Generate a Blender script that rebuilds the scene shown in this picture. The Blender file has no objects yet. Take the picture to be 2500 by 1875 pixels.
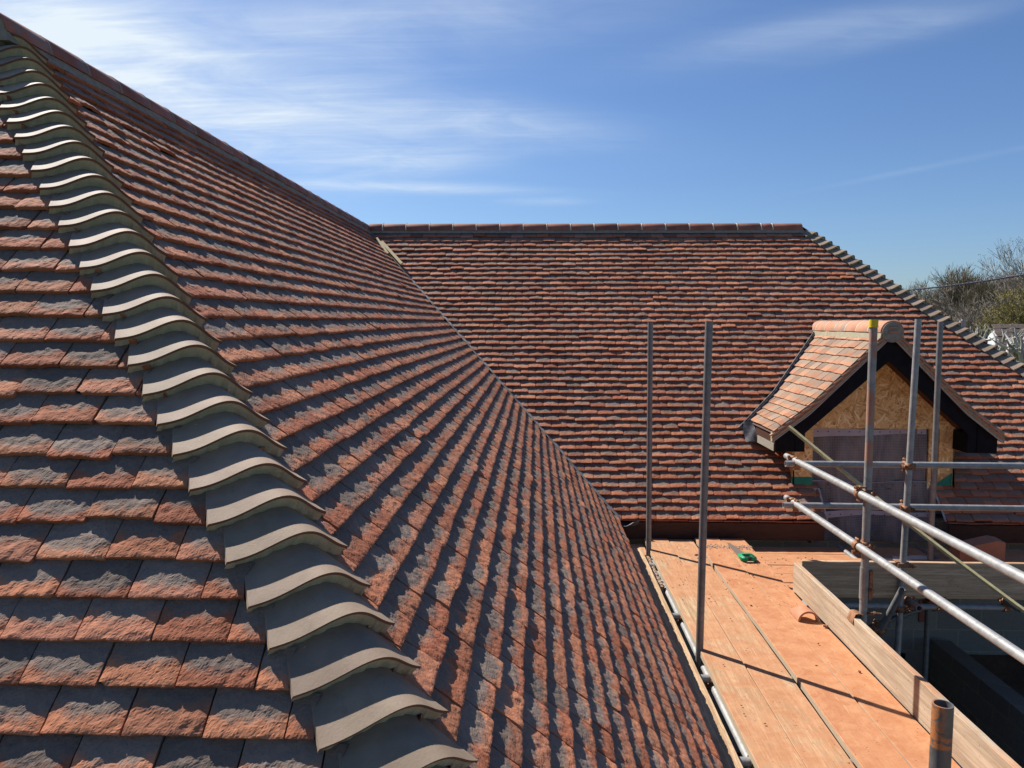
import bpy, math, random
import numpy as np
from mathutils import Vector, Matrix
R = math.radians
rng = np.random.default_rng(7)
random.seed(7)
scene = bpy.context.scene
COL = scene.collection

# ------------------------------------------------------------ camera
FPX, PITCH, YAW, ROLL = 1888.2, -0.0807, -0.0307, 0.0021
cam_d = bpy.data.cameras.new('camera')
cam_d.sensor_width = 36.0
cam_d.lens = 36.0 * FPX / 2500.0
cam_d.clip_start = 0.05
cam_d.clip_end = 3000
cam = bpy.data.objects.new('camera', cam_d)
COL.objects.link(cam)
fw = Vector((math.sin(YAW) * math.cos(PITCH), math.cos(YAW) * math.cos(PITCH), math.sin(PITCH)))
rt = Vector((math.cos(YAW), -math.sin(YAW), 0))
up = rt.cross(fw)
r2 = rt * math.cos(ROLL) + up * math.sin(ROLL)
u2 = -rt * math.sin(ROLL) + up * math.cos(ROLL)
cam.matrix_world = Matrix(((r2.x, u2.x, -fw.x, 0), (r2.y, u2.y, -fw.y, 0), (r2.z, u2.z, -fw.z, 0), (0, 0, 0, 1)))
scene.camera = cam

# ------------------------------------------------------------ light
SUN_AZ, SUN_EL = R(-48.5), R(46.0)          # azimuth from +Y towards +X
sun_dir = Vector((math.sin(SUN_AZ) * math.cos(SUN_EL), math.cos(SUN_AZ) * math.cos(SUN_EL), math.sin(SUN_EL)))
sd = bpy.data.lights.new('sun', 'SUN')
sd.energy = 5.0
sd.angle = R(0.5)
sd.color = (1.0, 0.95, 0.88)
sun = bpy.data.objects.new('sun', sd)
COL.objects.link(sun)
sun.rotation_euler = sun_dir.to_track_quat('Z', 'Y').to_euler()
scene.view_settings.view_transform = 'Standard'
scene.view_settings.look = 'None'
scene.view_settings.exposure = 0.70
scene.view_settings.gamma = 1.0


# ------------------------------------------------------------ node helpers
class NT:
    def __init__(s, tree):
        s.t = tree; s.n = tree.nodes; s.l = tree.links
    def node(s, typ, **kw):
        n = s.n.new(typ)
        for k, v in kw.items():
            if k.startswith('in_'):
                pass
            else:
                setattr(n, k, v)
        return n
    def put(s, sock, v):
        if hasattr(v, 'is_output'):
            s.l.new(v, sock)
        else:
            if isinstance(v, (tuple, list)) and len(v) == 3 and sock.type == 'RGBA':
                v = (*v, 1)
            sock.default_value = v
    def math(s, op, a, b=0.0, c=None, clamp=False):
        n = s.n.new('ShaderNodeMath'); n.operation = op; n.use_clamp = clamp
        s.put(n.inputs[0], a); s.put(n.inputs[1], b)
        if c is not None: s.put(n.inputs[2], c)
        return n.outputs[0]
    def vmath(s, op, a, b=(0, 0, 0), scale=None):
        n = s.n.new('ShaderNodeVectorMath'); n.operation = op
        s.put(n.inputs[0], a)
        if op != 'NORMALIZE' and op != 'LENGTH' and op != 'SCALE': s.put(n.inputs[1], b)
        if scale is not None: s.put(n.inputs['Scale'], scale)
        return n.outputs['Value'] if op in ('DOT_PRODUCT', 'LENGTH') else n.outputs[0]
    def mix(s, f, a, b, mode='MIX'):
        n = s.n.new('ShaderNodeMix'); n.data_type = 'RGBA'; n.blend_type = mode
        s.put(n.inputs[0], f); s.put(n.inputs[6], a); s.put(n.inputs[7], b)
        return n.outputs[2]
    def noise(s, vec, scale, detail=4, rough=0.55, dist=0.0, col=False):
        n = s.n.new('ShaderNodeTexNoise')
        if vec is not None: s.put(n.inputs['Vector'], vec)
        n.inputs['Scale'].default_value = scale; n.inputs['Detail'].default_value = detail
        n.inputs['Roughness'].default_value = rough; n.inputs['Distortion'].default_value = dist
        return n.outputs['Color'] if col else n.outputs['Fac']
    def voro(s, vec, scale, feature='F1', out='Distance'):
        n = s.n.new('ShaderNodeTexVoronoi'); n.feature = feature
        if vec is not None: s.put(n.inputs['Vector'], vec)
        n.inputs['Scale'].default_value = scale
        return n.outputs[out]
    def sstep(s, v, lo, hi, o0=0.0, o1=1.0):
        n = s.n.new('ShaderNodeMapRange'); n.interpolation_type = 'SMOOTHSTEP'
        s.put(n.inputs[0], v); s.put(n.inputs[1], lo); s.put(n.inputs[2], hi); s.put(n.inputs[3], o0); s.put(n.inputs[4], o1)
        return n.outputs[0]
    def mapping(s, vec, scale=(1, 1, 1), rot=(0, 0, 0), loc=(0, 0, 0)):
        n = s.n.new('ShaderNodeMapping'); s.put(n.inputs[0], vec)
        n.inputs['Scale'].default_value = scale; n.inputs['Rotation'].default_value = rot; n.inputs['Location'].default_value = loc
        return n.outputs[0]
    def coord(s, which='Object'):
        return s.n.new('ShaderNodeTexCoord').outputs[which]
    def bump(s, h, dist=0.002, strength=1.0, normal=None):
        n = s.n.new('ShaderNodeBump'); s.put(n.inputs['Height'], h)
        n.inputs['Distance'].default_value = dist; n.inputs['Strength'].default_value = strength
        if normal is not None: s.l.new(normal, n.inputs['Normal'])
        return n.outputs[0]
    def attr(s, name):
        n = s.n.new('ShaderNodeAttribute'); n.attribute_name = name
        return n
    def sep(s, c):
        n = s.n.new('ShaderNodeSeparateColor'); s.put(n.inputs[0], c)
        return n.outputs
    def sepv(s, c):
        n = s.n.new('ShaderNodeSeparateXYZ'); s.put(n.inputs[0], c)
        return n.outputs


def new_mat(name, rough=0.8, metal=0.0, spec=0.3):
    m = bpy.data.materials.new(name); m.use_nodes = True
    t = NT(m.node_tree)
    b = t.n.get('Principled BSDF')
    b.inputs['Roughness'].default_value = rough
    b.inputs['Metallic'].default_value = metal
    b.inputs['Specular IOR Level'].default_value = spec
    return m, t, b


# ------------------------------------------------------------ sky
world = bpy.data.worlds.new('World'); scene.world = world; world.use_nodes = True
w = NT(world.node_tree)
bg = w.n.get('Background')
sky = w.node('ShaderNodeTexSky')
sky.sky_type = 'NISHITA'; sky.sun_disc = False
sky.sun_elevation = SUN_EL; sky.sun_rotation = SUN_AZ
sky.altitude = 50; sky.air_density = 1.0; sky.dust_density = 0.5; sky.ozone_density = 2.0
dirv = w.vmath('NORMALIZE', w.coord('Generated'))
sx, sy, sz = w.sepv(dirv)
den = w.math('ADD', w.math('MAXIMUM', sz, 0.0), 0.10)
cmb = w.node('ShaderNodeCombineXYZ')
w.put(cmb.inputs[0], w.math('DIVIDE', sx, den)); w.put(cmb.inputs[1], w.math('DIVIDE', sy, den))
P = cmb.outputs[0]
def sky_blob(px, py, ax, ay, tilt=0.0):
    """soft elliptical patch of cirrus round the sky direction of this bearing"""
    d = (fw * FPX + r2 * (px - 1250) + u2 * (937.5 - py)).normalized()
    e = Vector((d.y, -d.x, 0)).normalized(); n = e.cross(d).normalized()
    e2 = e * math.cos(tilt) + n * math.sin(tilt); n2 = -e * math.sin(tilt) + n * math.cos(tilt)
    a = w.math('DIVIDE', w.vmath('DOT_PRODUCT', dirv, tuple(e2)), ax)
    b = w.math('DIVIDE', w.vmath('DOT_PRODUCT', dirv, tuple(n2)), ay)
    # offsets relative to the centre (dot with centre direction is zero by construction)
    rr = w.math('ADD', w.math('MULTIPLY', a, a), w.math('MULTIPLY', b, b))
    front = w.math('GREATER_THAN', w.vmath('DOT_PRODUCT', dirv, tuple(d)), 0.3)
    return w.math('MULTIPLY', w.math('POWER', 2.718, w.math('MULTIPLY', rr, -1.0)), front)
wisp = w.noise(w.mapping(P, scale=(1.0, 1.9, 1), rot=(0, 0, R(-30))), 2.2, 10, 0.60, 0.7)
ripple = w.noise(w.mapping(P, scale=(0.7, 9.0, 1), rot=(0, 0, R(-12))), 3.0, 4, 0.6, 0.4)
veil = w.math('ADD', w.math('MULTIPLY', w.sstep(wisp, 0.15, 0.92), 0.85), w.math('MULTIPLY', w.sstep(ripple, 0.40, 0.80), 0.22))
blobs = [(230, 130, 0.17, 0.07, -0.30, 0.72), (60, 60, 0.12, 0.06, 0, 0.70), (500, 240, 0.19, 0.06, -0.2, 0.45), (850, 290, 0.15, 0.05, -0.05, 0.50),
         (720, 90, 0.18, 0.04, 0.0, 0.26), (1220, 300, 0.14, 0.022, -0.1, 0.40), (1050, 30, 0.24, 0.04, 0.1, 0.35),
         (1020, 393, 0.10, 0.012, 0.1, 0.35), (980, 457, 0.14, 0.006, 0.0, 0.6), (1960, 85, 0.15, 0.018, 0.06, 0.30),
         (2250, 70, 0.10, 0.010, 0.12, 0.15), (2300, 400, 0.12, 0.003, 0.13, 0.09), (1330, 492, 0.05, 0.005, 0, 0.3)]
msk = None
for (px, py, ax, ay, tl, st) in blobs:
    v = w.math('MULTIPLY', sky_blob(px, py, ax, ay, tl), st)
    msk = v if msk is None else w.math('ADD', msk, v)
cl = w.math('MULTIPLY', w.math('MULTIPLY', msk, w.math('ADD', veil, 0.28)), 0.92, clamp=True)
hue = w.node('ShaderNodeHueSaturation'); w.put(hue.inputs['Color'], sky.outputs[0])
hue.inputs['Saturation'].default_value = 1.0
tint = w.mix(1.0, hue.outputs[0], (0.76, 0.95, 1.25), 'MULTIPLY')
w.put(bg.inputs['Color'], w.mix(cl, tint, (8.8, 9.9, 10.9)))
bg.inputs['Strength'].default_value = 0.056


# ------------------------------------------------------------ object helpers
def link(name, me, parent=None, loc=None):
    o = bpy.data.objects.new(name, me); COL.objects.link(o)
    if parent is not None:
        o.parent = parent
    elif loc is not None:
        o.location = loc
    return o

def tag(o, label=None, cat=None, group=None, kind=None):
    if label: o['label'] = label
    if cat: o['category'] = cat
    if group: o['group'] = group
    if kind: o['kind'] = kind
    return o

def thing(name, label, cat, loc=(0, 0, 0), group=None):
    o = bpy.data.objects.new(name, None); COL.objects.link(o); o.location = loc
    o.empty_display_size = 0.1
    return tag(o, label, cat, group)

def base_of(parent):
    p = Vector((0, 0, 0)); q = parent
    while q is not None:
        p += q.location; q = q.parent
    return p

class MB:
    """collects shapes in world coordinates and links them as one mesh object"""
    def __init__(s):
        s.v = []; s.f = []; s.sm = []
    def add(s, vs, fs, smooth=False):
        o = len(s.v); s.v += [tuple(p) for p in vs]
        s.f += [tuple(i + o for i in f) for f in fs]; s.sm += [smooth] * len(fs)
    def box(s, c, d, ax=None, bev=0.0):
        """c centre, d full sizes, ax 3 axes"""
        ax = ax or (Vector((1, 0, 0)), Vector((0, 1, 0)), Vector((0, 0, 1)))
        c = Vector(c); h = [k / 2 for k in d]
        if bev <= 0:
            vs = [c + ax[0] * (h[0] * i) + ax[1] * (h[1] * j) + ax[2] * (h[2] * k) for i in (-1, 1) for j in (-1, 1) for k in (-1, 1)]
            fs = [(0, 1, 3, 2), (4, 6, 7, 5), (0, 4, 5, 1), (2, 3, 7, 6), (0, 2, 6, 4), (1, 5, 7, 3)]
            s.add(vs, fs); return
        vs = []; idx = {}
        for i in (-1, 1):
            for j in (-1, 1):
                for k in (-1, 1):
                    for m in range(3):
                        hh = [h[0] - bev, h[1] - bev, h[2] - bev]; hh[m] = h[m]
                        idx[(i, j, k, m)] = len(vs)
                        vs.append(c + ax[0] * (hh[0] * i) + ax[1] * (hh[1] * j) + ax[2] * (hh[2] * k))
        fs = []
        for m in range(3):
            a, b = [q for q in range(3) if q != m]
            for sg in (-1, 1):
                ring = []
                for (p, q2) in ((-1, -1), (1, -1), (1, 1), (-1, 1)):
                    t = [0, 0, 0]; t[m] = sg; t[a] = p; t[b] = q2
                    ring.append(idx[(t[0], t[1], t[2], m)])
                fs.append(tuple(ring))
        for m in range(3):                       # edge bevels run along axis m
            a, b = [q for q in range(3) if q != m]
            for p in (-1, 1):
                for q2 in (-1, 1):
                    t0 = [0, 0, 0]; t0[a] = p; t0[b] = q2; t0[m] = -1
                    t1 = list(t0); t1[m] = 1
                    fs.append((idx[(*t0, a)], idx[(*t1, a)], idx[(*t1, b)], idx[(*t0, b)]))
        for i in (-1, 1):
            for j in (-1, 1):
                for k in (-1, 1):
                    fs.append((idx[(i, j, k, 0)], idx[(i, j, k, 1)], idx[(i, j, k, 2)]))
        s.add(vs, fs)
    def tube(s, p, q, r, r1=None, n=20, inner=None, caps=(True, True), smooth=True, depth=0.12):
        p = Vector(p); q = Vector(q); r1 = r if r1 is None else r1
        d = (q - p).normalized()
        a = d.orthogonal().normalized(); b = d.cross(a)
        cs = [(math.cos(2 * math.pi * i / n), math.sin(2 * math.pi * i / n)) for i in range(n)]
        ring = lambda c, rr: [c + a * (rr * x) + b * (rr * y) for x, y in cs]
        o = ring(p, r) + ring(q, r1)
        s.add(o, [(i, (i + 1) % n, n + (i + 1) % n, n + i) for i in range(n)], smooth)
        for e, (c, rr, sg) in enumerate(((p, r, 1), (q, r1, -1))):
            if inner is None:
                if caps[e]: s.add(ring(c, rr), [tuple(range(n))])
            else:
                vs = ring(c, rr) + ring(c, inner) + ring(c + d * (depth * sg), inner)
                s.add(vs, [(i, (i + 1) % n, n + (i + 1) % n, n + i) for i in range(n)])
                s.add(vs, [(n + i, n + (i + 1) % n, 2 * n + (i + 1) % n, 2 * n + i) for i in range(n)], True)
                s.add(ring(c + d * (depth * sg), inner), [tuple(range(n))])
    def sweep(s, pts, r, n=6, smooth=True):
        pts = [Vector(p) for p in pts]
        vs = []
        for i, c in enumerate(pts):
            d = (pts[min(i + 1, len(pts) - 1)] - pts[max(i - 1, 0)]).normalized()
            a = d.cross(Vector((0.13, 0.31, 0.94))).normalized(); b = d.cross(a)
            rr = r[i] if isinstance(r, (list, tuple)) else r
            vs += [c + a * (rr * math.cos(2 * math.pi * k / n)) + b * (rr * math.sin(2 * math.pi * k / n)) for k in range(n)]
        fs = [(i * n + k, i * n + (k + 1) % n, (i + 1) * n + (k + 1) % n, (i + 1) * n + k) for i in range(len(pts) - 1) for k in range(n)]
        s.add(vs, fs, smooth)
        s.add(vs[:n], [tuple(range(n))]); s.add(vs[-n:], [tuple(range(n))])
    def extr(s, prof, d, smooth=False, cap=True):
        """prof: closed loop of world points, extruded by d"""
        n = len(prof); d = Vector(d)
        vs = [Vector(p) for p in prof] + [Vector(p) + d for p in prof]
        s.add(vs, [(i, (i + 1) % n, n + (i + 1) % n, n + i) for i in range(n)], smooth)
        if cap:
            s.add([Vector(p) for p in prof], [tuple(range(n))]); s.add([Vector(p) + d for p in prof], [tuple(range(n))])
    def build(s, name, m, parent=None, loc=None):
        me = bpy.data.meshes.new(name)
        if parent is not None: b0 = base_of(parent)
        elif loc is not None: b0 = Vector(loc)
        else:
            a = np.array(s.v); b0 = Vector(((a[:, 0].min() + a[:, 0].max()) / 2, (a[:, 1].min() + a[:, 1].max()) / 2, a[:, 2].min()))
        me.from_pydata([(x - b0.x, y - b0.y, z - b0.z) for x, y, z in s.v], [], s.f)
        me.polygons.foreach_set('use_smooth', s.sm)
        me.materials.append(m); me.update()
        return link(name, me, parent, None if parent is not None else b0)

def np_mesh(name, V, F, m, parent, smooth=False, attr=None, F3=None):
    """V (n,3) world, F (m,4)"""
    me = bpy.data.meshes.new(name)
    b0 = np.array(base_of(parent)) if parent is not None else np.zeros(3)
    V = (np.asarray(V) - b0).astype(np.float32); F = np.asarray(F, dtype=np.int32)
    me.vertices.add(len(V)); me.vertices.foreach_set('co', V.ravel())
    nl = F.size; me.loops.add(nl); me.loops.foreach_set('vertex_index', F.ravel())
    me.polygons.add(len(F)); me.polygons.foreach_set('loop_start', np.arange(0, nl, F.shape[1], dtype=np.int32))
    me.polygons.foreach_set('loop_total', np.full(len(F), F.shape[1], dtype=np.int32))
    me.update(calc_edges=True)
    me.polygons.foreach_set('use_smooth', np.full(len(F), smooth))
    if attr is not None:
        a = me.color_attributes.new('tc', 'FLOAT_COLOR', 'POINT'); a.data.foreach_set('color', np.asarray(attr, dtype=np.float32).ravel())
    me.materials.append(m)
    return link(name, me, parent)


# ------------------------------------------------------------ materials
def mat_tile(name, reds, grey, grey_bias=0.0, edge_red=1.0, fine=1.0, bumpd=0.0007):
    m, t, b = new_mat(name, 0.86, 0, 0.25)
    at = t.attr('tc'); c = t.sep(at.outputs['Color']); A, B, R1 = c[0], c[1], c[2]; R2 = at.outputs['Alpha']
    P = t.coord('Object')
    ea = t.math('MINIMUM', A, t.math('SUBTRACT', 1.0, A))
    n1 = t.noise(P, 22, 5, 0.6, 0.3); n2 = t.noise(P, 90, 4, 0.65); n3 = t.noise(P, 420, 3, 0.6)
    v = t.math('ADD', t.math('MULTIPLY', B, 1.55), t.math('MULTIPLY', t.math('MINIMUM', ea, 0.25), 1.3 * edge_red))  # fired grey weighted up each tile, also deepening the shaded band in the colour
    v = t.math('ADD', v, t.math('MULTIPLY', t.math('SUBTRACT', n1, 0.5), 0.8))
    v = t.math('ADD', v, t.math('MULTIPLY', t.math('SUBTRACT', n2, 0.5), 0.5))
    v = t.math('ADD', v, t.math('MULTIPLY', t.math('SUBTRACT', R1, 0.5), 0.70))
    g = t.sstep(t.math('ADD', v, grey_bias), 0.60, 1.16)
    rr = t.n.new('ShaderNodeValToRGB'); cr = rr.color_ramp
    cr.elements[0].color = (*reds[0], 1); cr.elements[1].color = (*reds[-1], 1)
    for i, q in enumerate(reds[1:-1]): cr.elements.new((i + 1) / (len(reds) - 1)).color = (*q, 1)
    t.put(rr.inputs[0], t.math('ADD', t.math('MULTIPLY', R2, 0.7), t.math('MULTIPLY', n2, 0.4)))
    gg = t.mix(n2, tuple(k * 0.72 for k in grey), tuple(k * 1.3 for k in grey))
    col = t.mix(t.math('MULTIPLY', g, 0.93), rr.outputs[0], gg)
    col = t.mix(t.math('MULTIPLY', t.sstep(n3, 0.35, 0.75), 0.30 * fine), col, t.mix(0.5, col, (0.52, 0.30, 0.20)))
    var = t.math('ADD', 0.76, t.math('MULTIPLY', t.math('FRACT', t.math('MULTIPLY', t.math('ADD', R2, R1), 7.7)), 0.42))
    vc = t.node('ShaderNodeCombineColor'); [t.put(vc.inputs[i_], var) for i_ in range(3)]
    col = t.mix(1.0, col, vc.outputs[0], 'MULTIPLY')
    pits = t.sstep(t.noise(P, 150, 3, 0.7), 0.30, 0.42, 1, 0)
    col = t.mix(t.math('MULTIPLY', pits, 0.45 * fine), col, (0.05, 0.035, 0.03))
    t.put(b.inputs['Base Color'], col)
    h = t.math('ADD', t.math('MULTIPLY', t.noise(P, 75, 6, 0.7, 0.6), 1.0), t.math('MULTIPLY', n3, 0.35))
    t.put(b.inputs['Normal'], t.bump(h, bumpd, 1.0))
    return m

M = {}
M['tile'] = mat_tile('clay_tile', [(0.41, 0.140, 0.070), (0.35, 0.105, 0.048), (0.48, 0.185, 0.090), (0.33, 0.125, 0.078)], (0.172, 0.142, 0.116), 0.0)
M['tile_warm'] = mat_tile('dormer_clay_tile', [(0.34, 0.155, 0.082), (0.37, 0.195, 0.115), (0.31, 0.12, 0.062)], (0.235, 0.180, 0.135), -0.08, 1.0, 0.5, 0.0008)

def mat_plain(name, c1, c2, scale=20, rough=0.85, bump=0.001, bscale=60, metal=0.0, spec=0.3, streak=None, spots=None):
    m, t, b = new_mat(name, rough, metal, spec)
    P = t.coord('Object')
    Q = t.mapping(P, scale=streak) if streak else P
    n = t.noise(Q, scale, 6, 0.62, 0.3)
    col = t.mix(t.sstep(n, 0.28, 0.72), c1, c2)
    if spots:
        col = t.mix(t.math('MULTIPLY', t.sstep(t.noise(P, spots[1], 4, 0.6, 0.5), spots[2], spots[2] + 0.10), spots[3]), col, spots[0])
    t.put(b.inputs['Base Color'], col)
    if bump: t.put(b.inputs['Normal'], t.bump(t.noise(Q, bscale, 5, 0.65), bump, 1.0))
    return m

M['bonnet'] = mat_plain('bonnet_clay', (0.262, 0.192, 0.132), (0.330, 0.248, 0.176), 14, 0.72, 0.0006, 160, spots=((0.45, 0.22, 0.12), 35, 0.66, 0.7))
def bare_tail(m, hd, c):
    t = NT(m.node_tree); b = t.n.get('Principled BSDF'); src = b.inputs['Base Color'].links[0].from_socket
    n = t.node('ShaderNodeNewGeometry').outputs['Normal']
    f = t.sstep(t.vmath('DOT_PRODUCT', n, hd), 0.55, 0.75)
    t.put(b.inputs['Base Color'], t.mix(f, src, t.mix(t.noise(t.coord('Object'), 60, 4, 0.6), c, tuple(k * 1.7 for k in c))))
def vary(m, lo, hi):
    t = NT(m.node_tree); b = t.n.get('Principled BSDF'); src = b.inputs['Base Color'].links[0].from_socket
    oi = t.node('ShaderNodeObjectInfo').outputs['Random']
    P = t.coord('Object')
    st = t.sstep(t.noise(P, 16, 6, 0.7, 1.2), 0.56, 0.72, 0, 0.35)
    c = t.mix(st, src, (0.15, 0.12, 0.095))
    c = t.mix(t.sstep(t.noise(P, 38, 5, 0.7, 0.6), 0.66, 0.73, 0, 0.6), c, (0.50, 0.44, 0.32))
    k = t.math('ADD', lo, t.math('MULTIPLY', oi, hi - lo))
    cc = t.node('ShaderNodeCombineColor'); t.put(cc.inputs[0], k); t.put(cc.inputs[1], t.math('MULTIPLY', k, t.math('ADD', 0.96, t.math('MULTIPLY', t.math('FRACT', t.math('MULTIPLY', oi, 7.3)), 0.06)))); t.put(cc.inputs[2], t.math('MULTIPLY', k, 0.98))
    t.put(b.inputs['Base Color'], t.mix(1.0, c, cc.outputs[0], 'MULTIPLY'))
vary(M['bonnet'], 0.80, 1.14)
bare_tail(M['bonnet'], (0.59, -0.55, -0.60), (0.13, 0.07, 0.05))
M['mortar'] = mat_plain('lime_mortar', (0.40, 0.365, 0.255), (0.50, 0.455, 0.33), 25, 0.95, 0.003, 90)
M['mortar_verge'] = mat_plain('verge_mortar', (0.30, 0.265, 0.18), (0.38, 0.34, 0.24), 25, 0.95, 0.003, 90)
M['mortar_grey'] = mat_plain('grey_mortar', (0.21, 0.19, 0.155), (0.29, 0.265, 0.215), 25, 0.95, 0.003, 90)
M['mortar_pale'] = mat_plain('pale_mortar', (0.50, 0.45, 0.36), (0.62, 0.56, 0.44), 30, 0.95, 0.003, 90)
M['ridge'] = mat_plain('ridge_clay', (0.24, 0.085, 0.055), (0.33, 0.140, 0.095), 6, 0.75, 0.0008, 120, spots=((0.20, 0.17, 0.15), 5, 0.56, 0.75))
M['ridge_warm'] = mat_plain('dormer_ridge_clay', (0.42, 0.175, 0.095), (0.48, 0.25, 0.15), 7, 0.75, 0.0008, 120, spots=((0.30, 0.22, 0.165), 5, 0.52, 0.8))
vary(M['ridge'], 0.75, 1.2)
M['lead'] = mat_plain('lead_sheet', (0.16, 0.165, 0.18), (0.30, 0.31, 0.33), 12, 0.5, 0.001, 40, metal=0.4)
M['lead_dark'] = mat_plain('dark_lead', (0.05, 0.05, 0.055), (0.11, 0.11, 0.12), 12, 0.55, 0.001, 40, metal=0.3)
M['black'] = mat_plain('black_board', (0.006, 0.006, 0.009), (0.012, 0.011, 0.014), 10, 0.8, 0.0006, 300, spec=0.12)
M['brown'] = mat_plain('dark_stained_timber', (0.045, 0.018, 0.011), (0.075, 0.030, 0.018), 10, 0.6, 0.0006, 60, streak=(1, 6, 6))
M['deal'] = mat_plain('new_pine', (0.62, 0.47, 0.24), (0.74, 0.60, 0.36), 8, 0.7, 0.0005, 60, streak=(6, 6, 1))
M['lath'] = mat_plain('treated_batten', (0.42, 0.36, 0.17), (0.56, 0.47, 0.25), 9, 0.7, 0.0005, 60, streak=(3, 3, 3))
M['membrane'] = mat_plain('green_membrane', (0.004, 0.16, 0.11), (0.01, 0.21, 0.15), 10, 0.5, 0.0008, 40)
M['underlay'] = mat_plain('roof_underlay', (0.03, 0.03, 0.03), (0.05, 0.05, 0.05), 10, 0.9, 0)
M['white_pvc'] = mat_plain('pale_undercloak', (0.36, 0.35, 0.33), (0.46, 0.45, 0.42), 10, 0.7, 0.0004, 60)
M['soil'] = mat_plain('dark_earth', (0.10, 0.060, 0.036), (0.19, 0.12, 0.075), 1.4, 0.95, 0.03, 9)
M['rusty'] = mat_plain('rusty_steel', (0.20, 0.085, 0.035), (0.36, 0.20, 0.12), 40, 0.7, 0.001, 120, metal=0.35)
M['yellow'] = mat_plain('yellow_plastic', (0.62, 0.48, 0.02), (0.70, 0.55, 0.04), 10, 0.45, 0)
M['saw_blade'] = mat_plain('worn_steel', (0.22, 0.21, 0.20), (0.34, 0.25, 0.19), 14, 0.5, 0.0003, 60, metal=0.6)
M['green'] = mat_plain('green_plastic', (0.01, 0.25, 0.10), (0.02, 0.30, 0.13), 10, 0.4, 0)
M['grip'] = mat_plain('black_rubber', (0.02, 0.03, 0.028), (0.05, 0.05, 0.05), 20, 0.6, 0)
M['carton'] = mat_plain('dusty_brown_card', (0.33, 0.15, 0.09), (0.42, 0.20, 0.12), 5, 0.9, 0.001, 30)
M['paper'] = mat_plain('scrap_paper', (0.55, 0.42, 0.35), (0.62, 0.52, 0.46), 6, 0.9, 0)
M['brick'] = mat_plain('red_brick', (0.30, 0.09, 0.05), (0.38, 0.13, 0.08), 12, 0.9, 0.002, 60)
M['white'] = mat_plain('whitewash', (0.40, 0.40, 0.40), (0.55, 0.55, 0.54), 3, 0.8, 0.002, 30)
M['cable'] = mat_plain('cable_sheath', (0.010, 0.012, 0.035), (0.02, 0.022, 0.05), 30, 0.4, 0)
M['rubble'] = mat_plain('mortar_crumbs', (0.30, 0.17, 0.10), (0.55, 0.46, 0.36), 60, 0.95, 0.002, 200)
M['crumb'] = mat_plain('tile_crumbs', (0.10, 0.045, 0.03), (0.30, 0.12, 0.07), 60, 0.95, 0.001, 200)

def mat_galv(name, rust=0.0, tone=1.0):
    m, t, b = new_mat(name, 0.5, 0.35, 0.4)
    P = t.coord('Object')
    n = t.sstep(t.noise(P, 14, 8, 0.72, 0.8), 0.28, 0.72); n2 = t.noise(P, 45, 5, 0.7)
    col = t.mix(n, tuple(k * tone for k in (0.16, 0.165, 0.17)), tuple(k * tone for k in (0.34, 0.34, 0.33)))
    col = t.mix(t.math('MULTIPLY', n2, 0.4), col, tuple(k * tone for k in (0.52, 0.50, 0.47)))
    rs = t.math('MULTIPLY', t.sstep(t.noise(P, 3.3, 5, 0.6, 0.8), 0.62 - rust * 0.4, 0.70 - rust * 0.4), min(1, 0.35 + rust))
    col = t.mix(rs, col, (0.42, 0.17, 0.075))
    t.put(b.inputs['Base Color'], col)
    t.put(b.inputs['Roughness'], t.math('ADD', t.math('MULTIPLY', n2, 0.3), t.math('ADD', 0.40, t.math('MULTIPLY', rs, 0.3))))
    t.put(b.inputs['Metallic'], t.math('SUBTRACT', 0.35, t.math('MULTIPLY', rs, 0.3)))
    t.put(b.inputs['Normal'], t.bump(t.noise(P, 130, 4, 0.6), 0.0006, 1.0))
    return m
M['galv'] = mat_galv('galvanised_steel')
M['galv_dark'] = mat_galv('weathered_galvanised_steel', 0.03, 0.62)
M['galv_rust'] = mat_galv('rust_streaked_galvanised_steel', 0.26, 0.85)
M['galv_paint'] = mat_galv('paint_scuffed_steel', -0.15, 0.40)
t_ = NT(M['galv_paint'].node_tree); b_ = t_.n.get('Principled BSDF'); src_ = b_.inputs['Base Color'].links[0].from_socket
P_ = t_.coord('Object'); xyz_ = t_.sepv(P_)
top_ = t_.sstep(xyz_[2], 3.642, 3.652)
side_ = t_.math('ADD', t_.sstep(xyz_[0], -.018, .006, 1, 0), t_.math('MULTIPLY', t_.sstep(xyz_[2], 3.668, 3.680, 1, 0), 0.8))
nz_ = t_.sstep(t_.noise(P_, 40, 6, 0.7, 0.6), 0.38, 0.55)
t_.put(b_.inputs['Base Color'], t_.mix(t_.math('MULTIPLY', t_.math('MULTIPLY', top_, side_), nz_, clamp=True), src_, (0.52, 0.20, 0.07)))

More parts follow.
